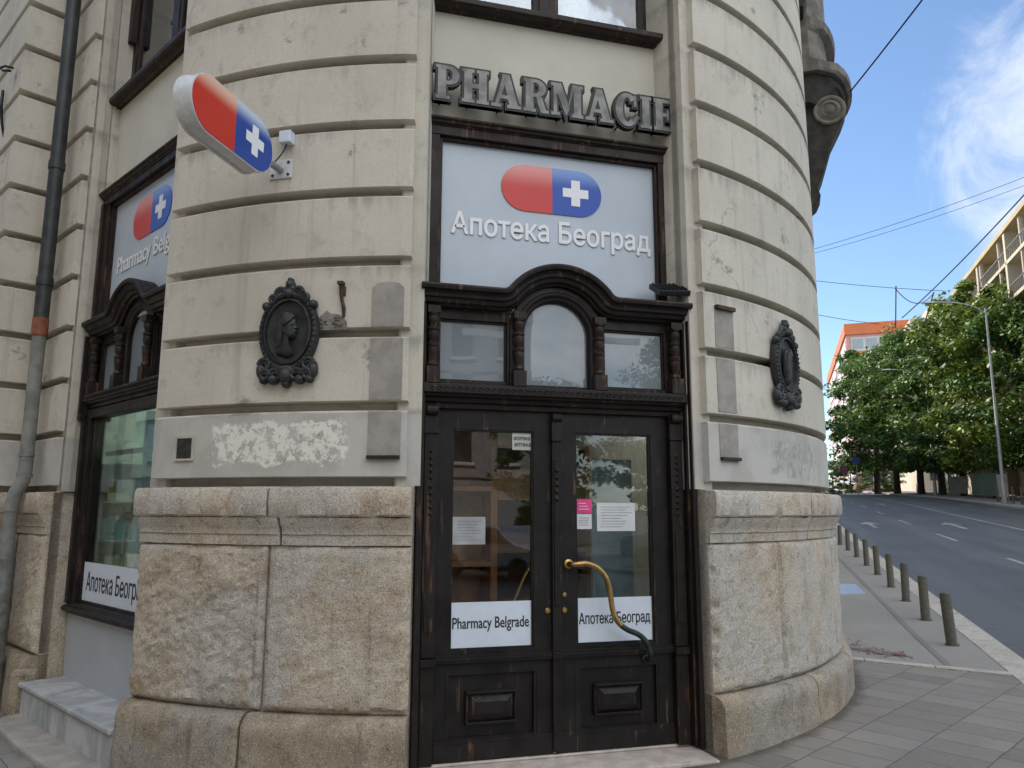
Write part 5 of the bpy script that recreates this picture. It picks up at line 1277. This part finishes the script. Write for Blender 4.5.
# ------------------------------------------------------------------ overhead wires
def wire(a, c, sag, rad, label, n=16):
    a, c = Vector(a), Vector(c); P = [a.lerp(c, i/n)-Vector((0, 0, sag*4*(i/n)*(1-i/n))) for i in range(n+1)]; b = MB(); b.tube(P, rad, 5)
    return tag(b.build('overhead_wire', BLACKM), label, 'wire', 'overhead wires over the street')
wire(pix_r(850, 92, 13.6), pix_r(960, -50, 11.5), .02, .013, 'dark cable running from the oriel up across the top right sky')
wire(pix_r(800, 253, 30), pix_r(1060, 163, 30), .15, .009, 'upper of two thin parallel wires crossing the sky at mid height')
wire(pix_r(800, 257, 30), pix_r(1060, 172, 30), .15, .008, 'lower of two thin parallel wires crossing the sky at mid height')
wire(pix_r(902, 318, 60), pix_r(1060, 155, 40), .25, .035, 'thick tram cable sloping up to the right edge over the balconies')
wire(pix_r(800, 279, 60), pix_r(944, 291, 62), .1, .022, 'nearly level wire ending at the wall bracket above the trees')
wire(pix_r(800, 311, 60), pix_r(880, 324, 62), .1, .022, 'low wire passing over the orange roof line')
wire(pix_r(895, 288, 60), pix_r(933, 294, 62), .9, .03, 'short sagging cable between the two roof brackets')
b = MB(); p = pix_r(895, 320, 61); b.tube([p-Vector((0,0,.6)), pix_r(896, 286, 61)], .045, 6); tag(b.build('roof_pole', BLACKM), 'black pole holding the wires above the orange roof', 'pole')
b = MB(); b.tube([pix_r(924, 325, 61), pix_r(934, 292, 61)], .045, 6); tag(b.build('roof_pole', BLACKM), 'slanting black pole by the cream parapet with a small lamp', 'pole')

# ------------------------------------------------------------------ across the street behind the photographer: what the glass mirrors
def mirror_block(x0, x1, y, depth, h, mat, label, nf, nw, M=None):
    M = M or Matrix.Identity(4); root = empty('townhouse', M @ Vector(((x0+x1)/2, y, 0))); tag(root, label, 'building', 'townhouses mirrored in the shop glass')
    b = MB(); b.box(x0, x1, y-depth, y, -3, h); b.build('wall', mat, root, M=M)
    b = MB(); b.box(x0-.3, x1+.3, y-depth-.3, y+.5, h, h+.6); b.build('cornice', WFR, root, M=M)
    for f in range(nf):
        b = MB(); b.box(x0, x1, y, y+.18, 3.4+f*(h-4)/nf, 3.6+f*(h-4)/nf); b.build('string_course', mat, root, M=M)
        for k in range(nw):
            xx = x0+(x1-x0)*(k+.5)/nw; zz = 4.3+f*(h-4)/nf; b = MB(); b.box(xx-.6, xx+.6, y-.02, y+.05, zz, zz+2.1); wi = b.build('window', WIN, root, M=M)
            b = MB(); b.box(xx-.75, xx+.75, y+.052, y+.2, zz-.2, zz-.02); b.box(xx-.7, xx+.7, y+.052, y+.12, zz+2.12, zz+2.3); b.build('frame', WFR, wi)
mirror_block(-26, -6, -36, 12, 20, plain('tan_house', (.30, .26, .20), .85, bump=.05), 'cream townhouse across the street, seen only mirrored in the glass', 4, 7)
mirror_block(-5.4, 11.5, -38, 12, 16.5, plain('grey_house', (.28, .275, .27), .8, bump=.05), 'grey townhouse across the street, seen only mirrored in the middle panes', 4, 6)
mirror_block(-26, 9, -15, 10, 15, plain('ochre_house', (.42, .37, .29), .85, bump=.05), 'ochre townhouse across the left street, seen only mirrored in the shop window', 4, 9, ML)
mirror_block(-64, -26.7, -15, 10, 17, plain('green_house', (.30, .33, .28), .85, bump=.05), 'grey-green townhouse farther down the left street, seen only mirrored in the shop window', 4, 8, ML)
mirror_block(-120, -65, -15, 10, 14, plain('brown_house', (.30, .25, .20), .85, bump=.05), 'brown townhouse at the far end of the left street, seen only mirrored', 3, 9, ML)
for i, (x, y, s_) in enumerate(((15.5, -27, .75), (21, -30, .85), (10, -30, .62))):
    root = empty('street_tree', (0,0,0)); root.matrix_basis = T((x, y, zg(x, y)-.2)) @ RZ(i*2) @ Matrix.Diagonal((s_, s_, s_, 1)); tag(root, ['tree across the street mirrored in the right door glass', 'larger tree across the street mirrored at the edge of the door glass', 'small tree across the street mirrored in the left door glass'][i], 'tree')
    for o in protoT[i % 2]: d = o.copy(); COL.objects.link(d); d.parent = root
def car(x, y, rz, col, label):
    M = T((x, y, zg(x, y)-.12)) @ RZ(rz); root = empty('parked_car', (0,0,0)); root.matrix_basis = M; tag(root, label, 'car', 'parked cars mirrored in the door glass')
    prof = [(-2.1, .35), (-2.12, .75), (-2.0, .92), (-1.35, 1.0), (-.75, 1.42), (.45, 1.45), (1.15, 1.0), (1.95, .85), (2.1, .6), (2.08, .32)]
    b = MB(); b.prism(prof, -.82, .82); b.build('body', col, root, bevel=.08, M=M)
    b = MB(); b.prism([(-1.2, 1.0), (-.72, 1.36), (.42, 1.39), (1.0, 1.0)], -.835, .835); b.build('side_window', WIN, root, M=M)
    for xx in (-1.3, 1.3):
        for yy in (-.78, .78):
            b = MB(); b.lathe((0,0,0), [(.2, -.11), (.32, -.10), (.32, .10), (.2, .11)], 18, T((xx, yy, .32)) @ Matrix.Rotation(R_(90), 4, 'X')); b.build('wheel', BLACKM, root, smooth=True, M=M)
car(4.0, -16, R_(60), plain('car_silver', (.42, .43, .45), .25, .5, bump=0), 'silver car parked across the street, seen only mirrored')
car(9.5, -15, R_(55), plain('car_white', (.6, .6, .6), .25, 0, bump=0), 'white car parked across the street, seen only mirrored')
